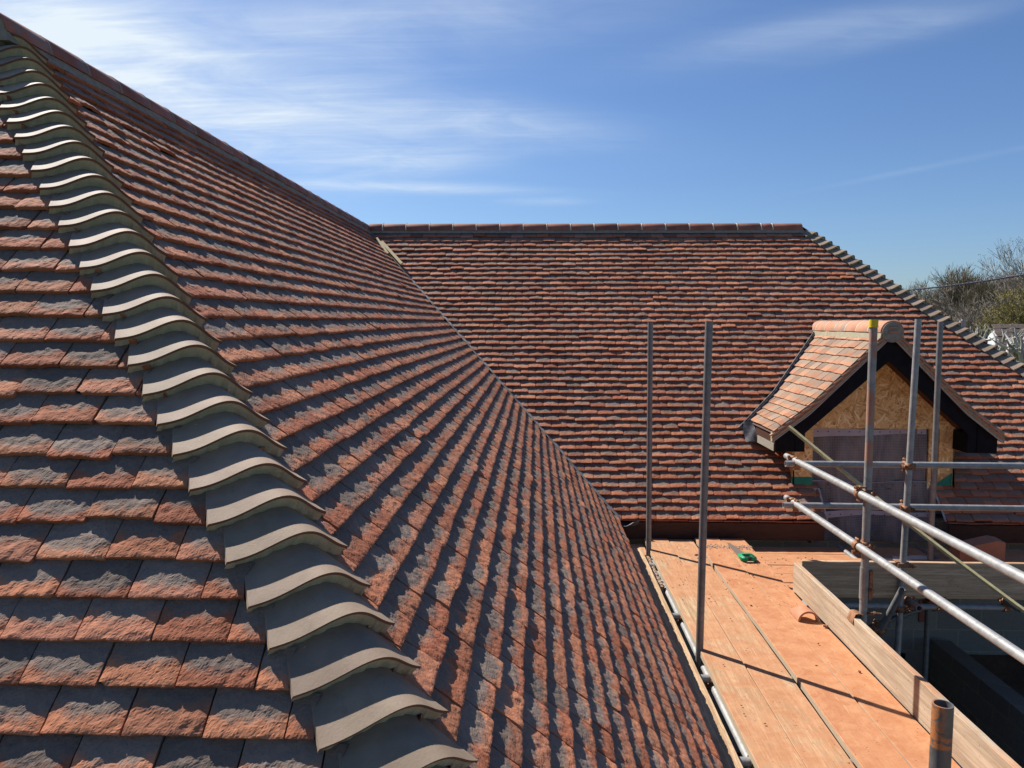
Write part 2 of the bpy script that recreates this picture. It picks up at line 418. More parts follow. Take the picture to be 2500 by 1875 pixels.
def mat_board(name, dust, axis='Y', tone=1.0, seed=0.0, old=0.0, side=0.8):
    """sawn softwood board, grain along the axis, dusted with orange tile dust"""
    m, t, b = new_mat(name, 0.85, 0, 0.2)
    P = t.mapping(t.coord('Object'), loc=(seed, seed * 1.7, 0))
    sc = (26, 1.2, 26) if axis == 'Y' else (1.2, 26, 26)
    g = t.noise(t.mapping(P, scale=sc), 1.6, 6, 0.6, 0.6)
    g2 = t.noise(t.mapping(P, scale=tuple(k * 3 for k in sc)), 2.2, 3, 0.6, 0.2)
    base = t.mix(t.sstep(g, 0.3, 0.72), tuple(k * tone for k in (0.33, 0.21, 0.115)), tuple(k * tone for k in (0.56, 0.39, 0.235)))
    base = t.mix(t.sstep(g2, 0.50, 0.60, 0, 0.75), base, tuple(k * tone for k in (0.30, 0.19, 0.10)))
    base = t.mix(old, base, t.mix(t.sstep(g, 0.3, 0.7), (0.30, 0.26, 0.20), (0.50, 0.43, 0.34)))
    base = t.mix(t.sstep(t.noise(P, 6, 5, 0.7, 1.0), 0.56, 0.70, 0, 0.35), base, (0.24, 0.17, 0.11))
    kn = t.voro(t.mapping(P, scale=(5, 1.6, 5) if axis == 'Y' else (1.6, 5, 5)), 1.0)
    base = t.mix(t.sstep(kn, 0.035, 0.09, 0.75, 0), base, (0.20, 0.12, 0.07))
    d1 = t.noise(P, 2.6, 6, 0.65, 0.8); d2 = t.noise(P, 30, 5, 0.7)
    dm = t.sstep(t.math('ADD', t.math('MULTIPLY', d1, 0.8), t.math('MULTIPLY', d2, 0.2)), 0.62 - dust * 0.45, 0.80 - dust * 0.45, 0, min(0.95, 0.35 + dust * 0.6))
    nz = t.sepv(t.node('ShaderNodeNewGeometry').outputs['Normal'])[2]
    dm = t.math('MULTIPLY', dm, t.sstep(nz, 0.3, 0.8, 0.12, 1.0))
    base = t.mix(t.sstep(nz, 0.3, 0.8, side, 0.0), base, (0.42, 0.36, 0.27))
    col = t.mix(dm, base, t.mix(t.sstep(t.noise(P, 9, 6, 0.7, 0.6), 0.3, 0.7), (0.40, 0.155, 0.068), (0.50, 0.240, 0.118)))
    scr = t.noise(t.mapping(P, scale=(60, 5, 60) if axis == 'Y' else (5, 60, 60), rot=(0, 0, 0.25)), 1.0, 3, 0.6, 0.3)
    col = t.mix(t.sstep(scr, 0.66, 0.72, 0, 0.35), col, (0.60, 0.44, 0.28))
    sp = t.sstep(t.noise(P, 65, 2, 0.5), 0.68, 0.75, 0, 0.8)
    col = t.mix(sp, col, (0.18, 0.08, 0.05))
    t.put(b.inputs['Base Color'], col)
    t.put(b.inputs['Normal'], t.bump(t.math('ADD', g, t.math('MULTIPLY', g2, 0.7)), 0.0018, 0.8))
    return m
M['b1'] = mat_board('pale_scaffold_board', 0.58, 'Y', 1.0, 0)
M['b2'] = mat_board('sawn_scaffold_board', 0.62, 'Y', 1.0, 3.1)
M['b3'] = mat_board('orange_dusted_board', 0.95, 'Y', 1.0, 5.7)
M['b4'] = mat_board('dusted_scaffold_board', 0.90, 'Y', 1.0, 8.3)
M['bx'] = mat_board('orange_dusted_cross_board', 0.9, 'X', 0.95, 2.2)
M['toe'] = mat_board('weathered_toe_board', 0.45, 'Y', 0.98, 4.0, 0.60, 0.0)
M['toex'] = mat_board('grey_toe_board', 0.4, 'X', 1.25, 6.0, 0.25, 0.0)
M['plank'] = mat_board('clean_plank', 0.12, 'Y', 1.05, 1.0)

def mat_osb():
    """short wood strands pressed at all angles"""
    m, t, b = new_mat('strand_board', 0.75, 0, 0.25)
    P = t.coord('Object')
    W_ = t.vmath('ADD', P, t.vmath('SCALE', t.noise(P, 9, 2, 0.5, 0, True), scale=0.05))
    val = None; top = None
    for i, ang in enumerate((0.15, 0.9, 1.45, 2.2, 2.75)):
        n = t.n.new('ShaderNodeTexVoronoi'); n.feature = 'F1'
        t.put(n.inputs['Vector'], t.mapping(t.mapping(W_, rot=(0, ang, 0)), scale=(11, 0.01, 62), loc=(i * 3.3, 0, i * 1.7)))
        n.inputs['Scale'].default_value = 1.0; n.inputs['Randomness'].default_value = 0.9
        c = t.sep(n.outputs['Color']); v, h = c[0], c[1]
        if val is None: val, top = v, h
        else:
            g = t.math('GREATER_THAN', h, top)
            val = t.math('ADD', t.math('MULTIPLY', g, v), t.math('MULTIPLY', t.math('SUBTRACT', 1.0, g), val))
            top = t.math('MAXIMUM', h, top)
    rr = t.n.new('ShaderNodeValToRGB'); cr = rr.color_ramp
    cr.elements[0].color = (0.42, 0.21, 0.075, 1); cr.elements[1].color = (0.92, 0.68, 0.36, 1)
    cr.elements.new(0.25).color = (0.66, 0.38, 0.145, 1); cr.elements.new(0.75).color = (0.76, 0.48, 0.21, 1)
    t.put(rr.inputs[0], val)
    t.put(b.inputs['Base Color'], rr.outputs[0])
    t.put(b.inputs['Normal'], t.bump(val, 0.0006, 0.6))
    return m
M['osb'] = mat_osb()

def mat_net():
    m, t, b = new_mat('debris_netting', 0.8, 0, 0.2)
    P = t.coord('Object'); x, y, z = t.sepv(P)
    gx = t.math('ABSOLUTE', t.math('SUBTRACT', t.math('FRACT', t.math('MULTIPLY', x, 62)), 0.5))
    gz = t.math('ABSOLUTE', t.math('SUBTRACT', t.math('FRACT', t.math('MULTIPLY', z, 62)), 0.5))
    ln = t.math('MAXIMUM', t.sstep(gx, 0.36, 0.46), t.sstep(gz, 0.30, 0.44))
    big = t.sstep(t.noise(t.mapping(P, scale=(5.5, 1, 1.6)), 1.3, 5, 0.65, 0.8), 0.3, 0.7)
    base = t.mix(big, (0.075, 0.070, 0.076), (0.23, 0.195, 0.175))
    col = t.mix(t.math('MULTIPLY', ln, 0.55), base, (0.34, 0.30, 0.31))
    t.put(b.inputs['Base Color'], col)
    t.put(b.inputs['Normal'], t.bump(ln, 0.001, 0.5))
    return m
M['net'] = mat_net()
M['hem'] = mat_plain('net_hem', (0.36, 0.31, 0.33), (0.44, 0.39, 0.41), 8, 0.8, 0.0008, 60)

def mat_blockwork():
    m, t, b = new_mat('concrete_blockwork', 0.95, 0, 0.2)
    P = t.coord('Object'); x, y, z = t.sepv(P)
    c = t.node('ShaderNodeCombineXYZ'); t.put(c.inputs[0], t.math('ADD', x, y)); t.put(c.inputs[1], z)
    br = t.node('ShaderNodeTexBrick'); t.put(br.inputs['Vector'], c.outputs[0])
    br.inputs['Color1'].default_value = (0.34, 0.30, 0.25, 1); br.inputs['Color2'].default_value = (0.44, 0.39, 0.32, 1)
    br.inputs['Mortar'].default_value = (0.56, 0.48, 0.34, 1)
    br.inputs['Scale'].default_value = 1.0; br.inputs['Brick Width'].default_value = 0.45; br.inputs['Row Height'].default_value = 0.225
    br.inputs['Mortar Size'].default_value = 0.009; br.inputs['Mortar Smooth'].default_value = 0.2
    col = t.mix(t.math('MULTIPLY', t.noise(P, 40, 5, 0.7), 0.7), br.outputs['Color'], (0.10, 0.10, 0.105))
    t.put(b.inputs['Base Color'], col)
    t.put(b.inputs['Normal'], t.bump(t.math('ADD', t.noise(P, 90, 4, 0.7), t.math('MULTIPLY', br.outputs['Fac'], -0.8)), 0.006, 1))
    return m
M['block'] = mat_blockwork()
M['grass'] = mat_plain('rough_grass', (0.05, 0.08, 0.025), (0.12, 0.14, 0.05), 0.6, 0.95, 0.05, 6)
M['bark'] = mat_plain('grey_bark', (0.18, 0.15, 0.12), (0.30, 0.255, 0.21), 4, 0.9, 0)
M['bark_green'] = mat_plain('mossy_bark', (0.15, 0.125, 0.078), (0.25, 0.205, 0.13), 4, 0.9, 0)
M['bark_pale'] = mat_plain('pale_bark', (0.30, 0.285, 0.26), (0.50, 0.48, 0.45), 3, 0.85, 0.01, 12, spots=((0.12, 0.13, 0.07), 2.0, 0.50, 0.9))
M['bud'] = mat_plain('young_leaf', (0.15, 0.135, 0.03), (0.25, 0.20, 0.045), 3, 0.7, 0)
M['far_roof'] = mat_plain('old_roof_tiles', (0.10, 0.075, 0.06), (0.19, 0.14, 0.11), 6, 0.9, 0.02, 12)

# ------------------------------------------------------------ noise fields for the relief of tiles
def band_noise(n, lmin, lmax, power, seed):
    r = np.random.default_rng(seed)
    f = np.fft.fftfreq(n) * n
    k = np.hypot(*np.meshgrid(f, f)); k[0, 0] = 1
    amp = k ** (-power) * ((k > n / lmax) & (k < n / lmin))
    a = np.fft.ifft2(np.fft.fft2(r.standard_normal((n, n))) * amp).real
    return a / a.std()
NZ = 1024                                                  # 1 mm per sample
H_big = band_noise(NZ, 22, 110, 1.2, 1)
H_mid = band_noise(NZ, 6, 34, 1.0, 2)
H_fine = band_noise(NZ, 2.5, 9, 0.6, 3)
terr = np.floor(H_big * 1.6 + 0.6 * H_mid); terr = (H_big * 1.6 + 0.6 * H_mid) - terr
H_flake = (np.clip(terr * 3.0, 0, 1) - 0.5)
RELIEF = 0.0007 * H_big + 0.00026 * H_mid + 0.00014 * H_fine + 0.0004 * H_flake

def tiled_slope(name, O, U, S, N, s_first, gauge, rows, ulim, mat, parent, tw=0.168, t=0.0158, rough=1.0, cell=None,
                camber=0.002, seed=1, skip=None, mess=1.0, wave=.002):
    r = np.random.default_rng(seed)
    O = np.array(O, float); U = np.array(U, float); S = np.array(S, float); N = np.array(N, float)
    Vs = []; Fs = []; As = []; off = 0
    for k in range(rows):
        sk = s_first + k * gauge
        lo, hi = ulim(sk - gauge * 0.5)
        u = math.floor(lo / tw) * tw - tw + (k % 2) * tw / 2
        while u < hi:
            wj = tw * (1 + 0.010 * r.standard_normal()); u0 = u + 0.0015; u1 = u + tw - 0.0015 - abs(r.normal(0, 0.0012))
            u += tw
            a0 = max(u0, lo - 0.3); a1 = min(u1, hi + 0.3)
            if u1 < lo or u0 > hi: continue
            if skip and skip(0.5 * (u0 + u1), sk): continue
            c = O + U * (0.5 * (u0 + u1)) + S * sk
            dist = np.linalg.norm(c)
            cl = cell(dist) if cell else min(0.011, max(0.0034, dist * 0.0014))
            nx = max(6, int((u1 - u0) / cl)); L = gauge + 0.05
            ny = max(4, int(gauge / cl)) + 2
            a = np.linspace(0, 1, nx + 1)
            bb = np.concatenate([np.linspace(0, gauge * 1.08, ny), [L]])
            AA, BB = np.meshgrid(a, bb)                    # rows: b
            ds = r.normal(0, 0.0022) * mess + wave * (math.sin(u * 1.3 + k * .21) + math.sin(u * .47 + k * .35 + 1.0)); rot = r.normal(0, 0.012) * mess; lift = abs(r.normal(0, 0.0013)) * mess
            if r.random() < 0.03 * mess: ds += r.choice([-1, 1]) * 0.010; lift += 0.004
            uu = u0 + AA * (u1 - u0)
            ox, oy = r.integers(0, NZ, 2)
            ix = (ox + (AA * (u1 - u0) * 1000)).astype(int) % NZ; iy = (oy + BB * 1000).astype(int) % NZ
            rel = RELIEF[iy, ix] * rough
            hump = 0.0011 * r.normal() * rough
            edge = np.clip(np.minimum(AA, 1 - AA) * 9, 0, 1)
            h = -BB * (t / gauge) + camber * (4 * AA * (1 - AA) - 1) * (1 + 0.6 * r.normal()) + rel + lift * (1 - BB / gauge) + hump * np.sin(AA * math.pi * r.uniform(1, 2.4) + r.uniform(0, 3))
            h -= (1 - edge) * 0.0012 * rough * (1 + r.random())
            h -= 0.0016 * rough * np.exp(-BB / 0.004)
            tl = RELIEF[(oy + 333) % NZ, ix[0]] * 0.9 * rough
            ss = sk + ds - BB + (uu - 0.5 * (u0 + u1)) * rot
            ss[0] += tl
            if r.random() < 0.10 * rough:                  # chipped corner
                cs = r.choice([0, 1]); cw = r.uniform(0.05, 0.16)
                q = np.clip(1 - np.abs(a - cs) / cw, 0, 1); ss[0] -= q * r.uniform(0.006, 0.016); ss[1] -= q * 0.004
            n1 = nx + 1; m1 = len(bb)
            top = np.stack([uu, ss, h], -1)
            th = t + 0.0012 * rough * RELIEF[(oy + 100) % NZ, ix[0]] / 0.0015
            fr = top[0].copy(); fr[:, 2] -= th; fr[:, 1] -= 0.0015
            lf = top[:, 0].copy(); lf[:, 2] -= t * 1.1
            rg = top[:, -1].copy(); rg[:, 2] -= t * 1.1
            V = np.concatenate([top.reshape(-1, 3), fr, lf, rg])
            lo2, hi2 = ulim(V[:, 1])
            V[:, 0] = np.clip(V[:, 0], lo2, hi2)
            W = O + V[:, :1] * U + V[:, 1:2] * S + V[:, 2:3] * N
            g = np.arange(n1 * m1).reshape(m1, n1)
            f = np.stack([g[:-1, :-1], g[:-1, 1:], g[1:, 1:], g[1:, :-1]], -1).reshape(-1, 4)
            b0 = n1 * m1; fb = np.arange(n1) + b0
            f2 = np.stack([g[0, 1:], g[0, :-1], fb[:-1], fb[1:]], -1)
            l0 = b0 + n1; lb = np.arange(m1) + l0; rb = lb + m1
            f3 = np.stack([g[:-1, 0], g[1:, 0], lb[1:], lb[:-1]], -1)
            f4 = np.stack([g[1:, -1], g[:-1, -1], rb[:-1], rb[1:]], -1)
            Fs.append(np.concatenate([f, f2, f3, f4]) + off)
            Vs.append(W)
            bcol = np.clip(np.concatenate([(BB / gauge).ravel(), np.full(n1, -0.3), bb / gauge * 0.3, bb / gauge * 0.3]), -0.3, 1.3)
            acol = np.concatenate([AA.ravel(), a * 0, np.zeros(m1), np.zeros(m1)])
            rr1, rr2 = r.random(2)
            As.append(np.stack([acol, bcol, np.full(len(W), rr1), np.full(len(W), rr2)], -1))
            off += len(W)
    V = np.concatenate(Vs); F = np.concatenate(Fs); A = np.concatenate(As)
    return np_mesh(name, V, F, mat, parent, False, A)

# ------------------------------------------------------------ the house
XR, ZR, YR = -2.345, 1.294, 10.643          # apex of both ridges
XE, ZE, YE = 0.819, -1.915, 7.478           # outer edge of the tiles at the eaves
RUN = XE - XR; RISE = ZR - ZE
Y0 = 3.435                                  # near end of the wing's ridge
TX = 0.925                                  # the far hip's other side is a little shallower
XH = 3.58                                   # right end of the long ridge
SL = math.hypot(RUN, RISE); cp, sp = RUN / SL, RISE / SL
GA = 0.0932; S0 = 0.223; ROWS = 47          # long slope
GW = 0.1007; S0W = 0.177; ROWSW = 44        # wing
TH = 1.09                                   # tangent of the hip end's pitch (a little steeper)
ch = 1 / math.hypot(1, TH); sh = TH * ch
GH = GW * sp / sh; S0H = S0W * sp / sh
BW = 0.146; TP = .35                        # bonnet half width and taper
GROUND = -4.7
house = thing('house', 'large house with red clay tiled roofs in two wings and a gabled dormer', 'house', (2.0, 9.0, GROUND))

# slope of the wing (faces +X), courses along Y
KH = cp                                      # plan distance gained per metre of slope
def bonnet_edge(s, extra):
    return (BW - TP * ((S0 - s) % GA)) * 1.414 - extra
def lim_east(s):
    z = s * sp
    return (Y0 - z / TH + (BW - TP * ((S0W - s) % GW)) / .73 - .08, YR - s * cp - 0.035)
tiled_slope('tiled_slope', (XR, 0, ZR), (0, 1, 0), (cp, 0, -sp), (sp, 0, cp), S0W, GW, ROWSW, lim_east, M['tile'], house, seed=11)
# hip end of the wing (faces -Y), courses along X
def lim_end(s):
    hi = XR + s * sh * cp / sp - (BW - TP * ((S0H - s) % GH)) / .68 + .014 + np.maximum(0, ((S0H - s) % GH) - .06) * .5
    lo = np.maximum(XR - s * cp, -2.6) if isinstance(s, np.ndarray) else max(XR - s * cp, -2.6)
    return (np.minimum(lo, hi) if isinstance(s, np.ndarray) else float(min(lo, hi))), (hi if isinstance(s, np.ndarray) else float(hi))
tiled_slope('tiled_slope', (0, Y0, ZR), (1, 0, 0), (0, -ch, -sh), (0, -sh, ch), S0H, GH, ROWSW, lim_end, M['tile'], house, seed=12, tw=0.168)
# long slope (faces -Y)
def lim_south(s): return (XR + s * cp + 0.016, XH + s * sp / TX - bonnet_edge(s, .004))
def skip_south(u, s):
    y = YR - s * cp; z = ZR - s * sp
    if 2.75 < u < 4.06 and s > 4.12: return True                     # doorway under the dormer
    if s > 1.9:
        dz_ = -.04 - z
        foot = dz_ if dz_ < .74 else .74 + (dz_ - .74) / .78
        foot = foot - .06 if foot < 1.07 else .72
        if abs(u - 3.385) < foot: return True
    return False
def lim_s1(s): return lim_south(s)
SOUTH_CUT = (2.835, 4.00)
def tiled_south():
    # left and right of the doorway the cut tiles stop at straight edges
    def left(s):
        lo, hi = lim_south(s)
        h2 = np.where(np.asarray(s) > 4.06, 2.835, hi)
        return lo, (h2 if isinstance(s, np.ndarray) else float(h2))
    def right(s):
        lo, hi = lim_south(s)
        l2 = np.where(np.asarray(s) > 4.06, 3.995, lo)
        return (l2 if isinstance(s, np.ndarray) else float(l2)), hi
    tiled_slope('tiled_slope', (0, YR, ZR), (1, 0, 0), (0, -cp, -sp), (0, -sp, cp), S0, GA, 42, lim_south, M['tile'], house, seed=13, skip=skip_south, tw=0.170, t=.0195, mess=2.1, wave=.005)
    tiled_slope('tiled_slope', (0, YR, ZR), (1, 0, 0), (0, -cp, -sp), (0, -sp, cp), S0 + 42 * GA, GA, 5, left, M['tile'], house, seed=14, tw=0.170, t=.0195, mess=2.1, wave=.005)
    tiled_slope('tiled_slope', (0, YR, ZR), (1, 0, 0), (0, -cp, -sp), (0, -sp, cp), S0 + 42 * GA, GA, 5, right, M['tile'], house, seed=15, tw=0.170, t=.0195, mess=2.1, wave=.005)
tiled_south()

# undercloak sheets below the tiles, and the slopes facing away
def quad_obj(name, pts, m, parent=house, thick=0.0):
    b = MB(); b.add(pts, [tuple(range(len(pts)))]); return b.build(name, m, parent)
def P_e(y, s, n=-0.05): return (XR + s * cp + n * sp, y, ZR - s * sp + n * cp)
def P_s(x, s, n=-0.05): return (x, YR - s * cp - n * sp, ZR - s * sp + n * cp)
def P_h(x, s, n=-0.05): return (x, Y0 - s * sp / TH - n * sh, ZR - s * sp + n * ch)
ub = MB()
sE = SL - 0.03
ub.add([P_e(Y0, 0), P_e(YR, 0), P_e(YR - sE * cp, sE), P_e(Y0 - sE * sp / TH, sE)], [(0, 1, 2, 3)])
ub.add([P_h(XR, 0), P_h(XR + sE * cp, sE), P_h(XR - sE * cp, sE)], [(0, 1, 2)])
ub.add([P_s(XR, 0), P_s(XH, 0), P_s(XH + 4.12 * sp / TX, 4.12), P_s(XR + 4.12 * cp, 4.12)], [(0, 1, 2, 3)])
ub.add([P_s(XR + 4.1 * cp, 4.1), P_s(2.80, 4.1), P_s(2.80, sE), P_s(XR + sE * cp, sE)], [(0, 1, 2, 3)])
ub.add([P_s(4.02, 4.1), P_s(XH + 4.1 * sp / TX, 4.1), P_s(XH + sE * sp / TX, sE), P_s(4.02, sE)], [(0, 1, 2, 3)])
ub.build('roofing_underlay', M['underlay'], house)
bk = MB()
bk.add([(XR, Y0, ZR - .02), (XR, YR, ZR - .02), (XR - RUN, YR + RUN, ZE), (XR - RUN, Y0 - RUN, ZE)], [(0, 1, 2, 3)])
bk.add([(XR, YR, ZR - .02), (XH, YR, ZR - .02), (XH + RISE / TX, YR + RUN, ZE), (XR - RUN, YR + RUN, ZE)], [(0, 1, 2, 3)])
bk.add([(XH, YR, ZR - .02), (XH + RISE / TX, YR - RUN, ZE), (XH + RISE / TX, YR + RUN, ZE)], [(0, 1, 2)])
bk.build('rear_slope', M['ridge'], house)

# walls, soffits and fascias
wb = MB()
WY = 7.80
wb.box((4.0, WY + 0.1, (GROUND - 1.75) / 2), (7.0 - -0.5, 0.2, -1.75 - GROUND - 0.45))
wb.box((0.45, 4.2, (GROUND - 2.2) / 2), (0.2, 7.0, -2.2 - GROUND))
wb.box((-2.2, 0.75, (GROUND - 2.2) / 2), (5.1, 0.2, -2.2 - GROUND))
wb.box((7.65, 10.6, (GROUND - 2.2) / 2), (0.2, 5.6, -2.2 - GROUND))
wb.box((1.0, 13.5, (GROUND - 2.2) / 2), (13.1, 0.2, -2.2 - GROUND))
wb.box((-5.0, 7.0, (GROUND - 2.2) / 2), (0.2, 12.8, -2.2 - GROUND))
wb.build('wall', M['block'], house)
fb = MB()
fz = ZE - 0.05
fb.box((1.83, YE + 0.045, fz - 0.085), (2.0, 0.022, 0.17)); fb.box((1.83, YE + 0.17, fz - 0.165), (2.0, 0.23, 0.012))
fb.box((2.70, YE + 0.165, fz - 0.10), (0.018, 0.25, 0.19))
fb.box((5.45, YE + 0.045, fz - 0.085), (2.85, 0.022, 0.17)); fb.box((5.45, YE + 0.17, fz - 0.165), (2.85, 0.23, 0.012))
fb.box((XE - 0.045, 3.9, fz - 0.085), (0.022, 7.1, 0.17)); fb.box((XE - 0.17, 3.9, fz - 0.165), (0.23, 7.1, 0.012))
fb.box((-2.2, 0.30, fz - 0.085), (6.0, 0.022, 0.17))
fb.build('fascia', M['brown'], house)
# eaves course: a second layer of tile edges under the last course
def eaves_course(name, p0, p1, outward, seed):
    r = random.Random(seed); b = MB(); p0 = Vector(p0); p1 = Vector(p1); d = (p1 - p0); L = d.length; d.normalize(); o = Vector(outward)
    x = 0.0
    while x < L:
        wv = min(0.168, L - x)
        b.box(p0 + d * (x + wv / 2) - o * (0.05 + r.uniform(0, .004)) + Vector((0, 0, -0.026 + r.uniform(-.002, .002))), (wv - 0.003, 0.10, 0.012), (d, o, Vector((0, 0, 1))), 0.002)
        x += 0.17
    return b.build(name, M['brick'], house)
eaves_course('eaves_course', (XE, YE, ZE), (2.83, YE, ZE), (0, -1, 0), 1)
eaves_course('eaves_course', (4.0, YE, ZE), (XH + RUN, YE, ZE), (0, -1, 0), 2)
eaves_course('eaves_course', (XE, 0.4, ZE), (XE, YE, ZE), (1, 0, 0), 3)
# pale undercloak strips at the cut edges of the doorway
for (x, sgn) in ((4.012, 1), (2.822, -1)):
    uc = MB()
    a = Vector(P_s(x, 4.13, -0.022)); c = Vector(P_s(x, SL - 0.01, -0.022)); d = (c - a).normalized()
    uc.box((a + c) / 2, (0.07, (c - a).length, 0.006), (Vector((1, 0, 0)), d, Vector((0, -sp, cp))))
    uc.build('undercloak', M['white_pvc'], house)

# valley lining
vb = MB()
vdir = Vector((cp, -cp, -sp)).normalized()
for i in range(24):
    s0_, s1_ = SL * i / 24, SL * (i + 1) / 24 + 0.01
    c0 = Vector((XR + s0_ * cp, YR - s0_ * cp, ZR - s0_ * sp - 0.012)); c1 = Vector((XR + s1_ * cp, YR - s1_ * cp, ZR - s1_ * sp - 0.012))
    jj = 0.002 * (i % 2)
    vb.add([c0 + Vector((0, -.04, .003 + jj)), c0 + Vector((0, 0, jj)), c0 + Vector((.03, 0, .003 + jj)), c1 + Vector((0, -.04, .003 + jj)), c1 + Vector((0, 0, jj)), c1 + Vector((.03, 0, .003 + jj))],
           [(0, 1, 4, 3), (1, 2, 5, 4)])
r = random.Random(4)
pts = []
for i in range(120):                          # ragged mortar pointing that closes the cut edge
    s_ = 0.1 + (SL - 0.12) * i / 119
    pts.append(Vector((XR + s_ * cp + 0.004 + r.uniform(-.003, .003), YR - s_ * cp - 0.034, ZR - s_ * sp - 0.004 + r.uniform(-.004, .004))))
vb.build('valley_lining', M['lead'], house)
vb = MB(); vb.sweep(pts, [0.0055 + r.uniform(-.002, .003) for _ in pts], 6); vb.build('valley_pointing', M['mortar_grey'], house)
fl = MB()                                     # dressed lead flap where the valley meets the eaves
vs = []
for i in range(7):
    for j in range(5):
        u = i / 6; v = j / 4
        vs.append((XE - 0.06 + 0.26 * u, YE - 0.02 + 0.10 * (v - 0.5) + 0.02, ZE - 0.01 - 0.05 * v - 0.05 * math.sin(u * 3.1) - 0.02 * math.sin(5 * u + 3 * v)))
fl.add(vs, [(i * 5 + j, i * 5 + j + 1, (i + 1) * 5 + j + 1, (i + 1) * 5 + j) for i in range(6) for j in range(4)], True)
fl.build('lead_flap', M['lead'], house)

# ridges
RT = 0.100
def ridge_run(p0, p1, mat, mat_j, mat_bed, parent, rad=RT, length=0.306, zoff=-0.070, bed_w=0.086, ends=None, name='ridge_tile', knobs=True, seed=3, lens=None):
    r = random.Random(seed)
    p0 = Vector(p0); p1 = Vector(p1); d = (p1 - p0).normalized(); L = (p1 - p0).length
    lat = d.cross(Vector((0, 0, 1))).normalized(); zz = Vector((0, 0, 1))
    x = 0.0; i = 0
    while x < L - 0.02:
        ln = (lens[i] if lens and i < len(lens) else length); ln = min(ln, L - x)
        dz = r.uniform(-.002, .002); dl = r.uniform(-.002, .002)
        b = MB(); n = 18; c0 = p0 + d * (x + 0.006) + zz * (zoff + dz) + lat * dl
        def ring(c, rr): return [c + lat * (rr * math.cos(math.pi * k / n)) + zz * (rr * math.sin(math.pi * k / n)) for k in range(n + 1)]
        lo = c0 + d * (ln - 0.012); tilt = Vector((0, 0, r.uniform(-.002, .002)))
        prof = [ring(c0, rad - .002), ring(c0 + d * .004, rad), ring(lo - d * .004 + tilt, rad), ring(lo + tilt, rad - .002)]
        vs = sum(prof, []); m = n + 1
        b.add(vs, [(a * m + k, a * m + k + 1, (a + 1) * m + k + 1, (a + 1) * m + k) for a in range(3) for k in range(n)], True)
        for cc in (c0, lo + tilt):
            v2 = ring(cc, rad - .002) + ring(cc, rad - .017)
            b.add(v2, [(k, k + 1, m + k + 1, m + k) for k in range(n)])
        for sg in (0, n):
            a_ = [prof[0][sg], prof[3][sg]]; inn = ring(c0, rad - .017)[sg]; inn2 = ring(lo, rad - .017)[sg]
            b.add([a_[0], a_[1], inn2, inn], [(0, 1, 2, 3)])
        b.build(name, mat, parent)
        if x > 0.01:
            joints = MB(); cj = p0 + d * (x - 0.008) + zz * zoff
            v3 = ring(cj, rad - .006) + ring(cj + d * .004, rad + .0025) + ring(cj + d * .016, rad + .0025) + ring(cj + d * .020, rad - .006)
            joints.add(v3, [(a * m + k, a * m + k + 1, (a + 1) * m + k + 1, (a + 1) * m + k) for a in range(3) for k in range(n)], True)
            if knobs: joints.tube(cj + zz * (rad - .002) + d * .008, cj + zz * (rad + .010) + d * .008, .008, n=8)
            joints.build('mortar_joint', mat_j, parent)
        x += ln; i += 1
    bed = MB()
    k = sp / cp; zb = zoff
    nseg = max(6, int(L / 0.09)); loops = []
    for q in range(nseg + 1):
        c = p0 + d * (L * q / nseg)
        jl = r.uniform(-.003, .003)
        loops.append([c - lat * (rad - .008 + jl) + zz * (zb + .004), c - lat * (bed_w + .018 + jl) + zz * (-(bed_w + .018) * k - .004 if ends is None else ends),
                      c + lat * (bed_w + .018 + jl) + zz * (-(bed_w + .018) * k - .004 if ends is None else ends), c + lat * (rad - .008 + jl) + zz * (zb + .004)])
    for q in range(nseg):
        A_, B_ = loops[q], loops[q + 1]
        bed.add(A_ + B_, [(j, j + 1, 4 + j + 1, 4 + j) for j in range(3)] + [(3, 0, 4, 7)])
    bed.add(loops[0], [(0, 1, 2, 3)]); bed.add(loops[-1], [(0, 1, 2, 3)])
    bed.build('mortar_bed', mat_bed, parent)
ridge_run((XR, Y0 - 0.12, ZR), (XR, YR - 0.02, ZR), M['ridge'], M['mortar_grey'], M['mortar_grey'], house, seed=5)
ridge_run((XR + 0.06, YR, ZR), (XH - 0.02, YR, ZR), M['ridge'], M['mortar_pale'], M['mortar_grey'], house, seed=6, length=0.319,
          lens=[0.20] + [0.318] * 16 + [0.15, 0.40])

re_ = MB()
for (cx_, cy_, ax_, lt_) in ((XR, Y0 - .118, (0, .05, 0), Vector((1, 0, 0))), (XH - .03, YR, (-.05, 0, 0), Vector((0, 1, 0)))):
    loop = [Vector((cx_, cy_, ZR - .070)) + lt_ * ((RT - .010) * math.cos(math.pi * i / 16)) + Vector((0, 0, (RT - .010) * math.sin(math.pi * i / 16))) for i in range(17)]
    re_ = MB(); re_.extr(loop + [Vector((cx_, cy_, ZR - .20))], ax_); re_.build('ridge_end_mortar', M['mortar_grey'], house)
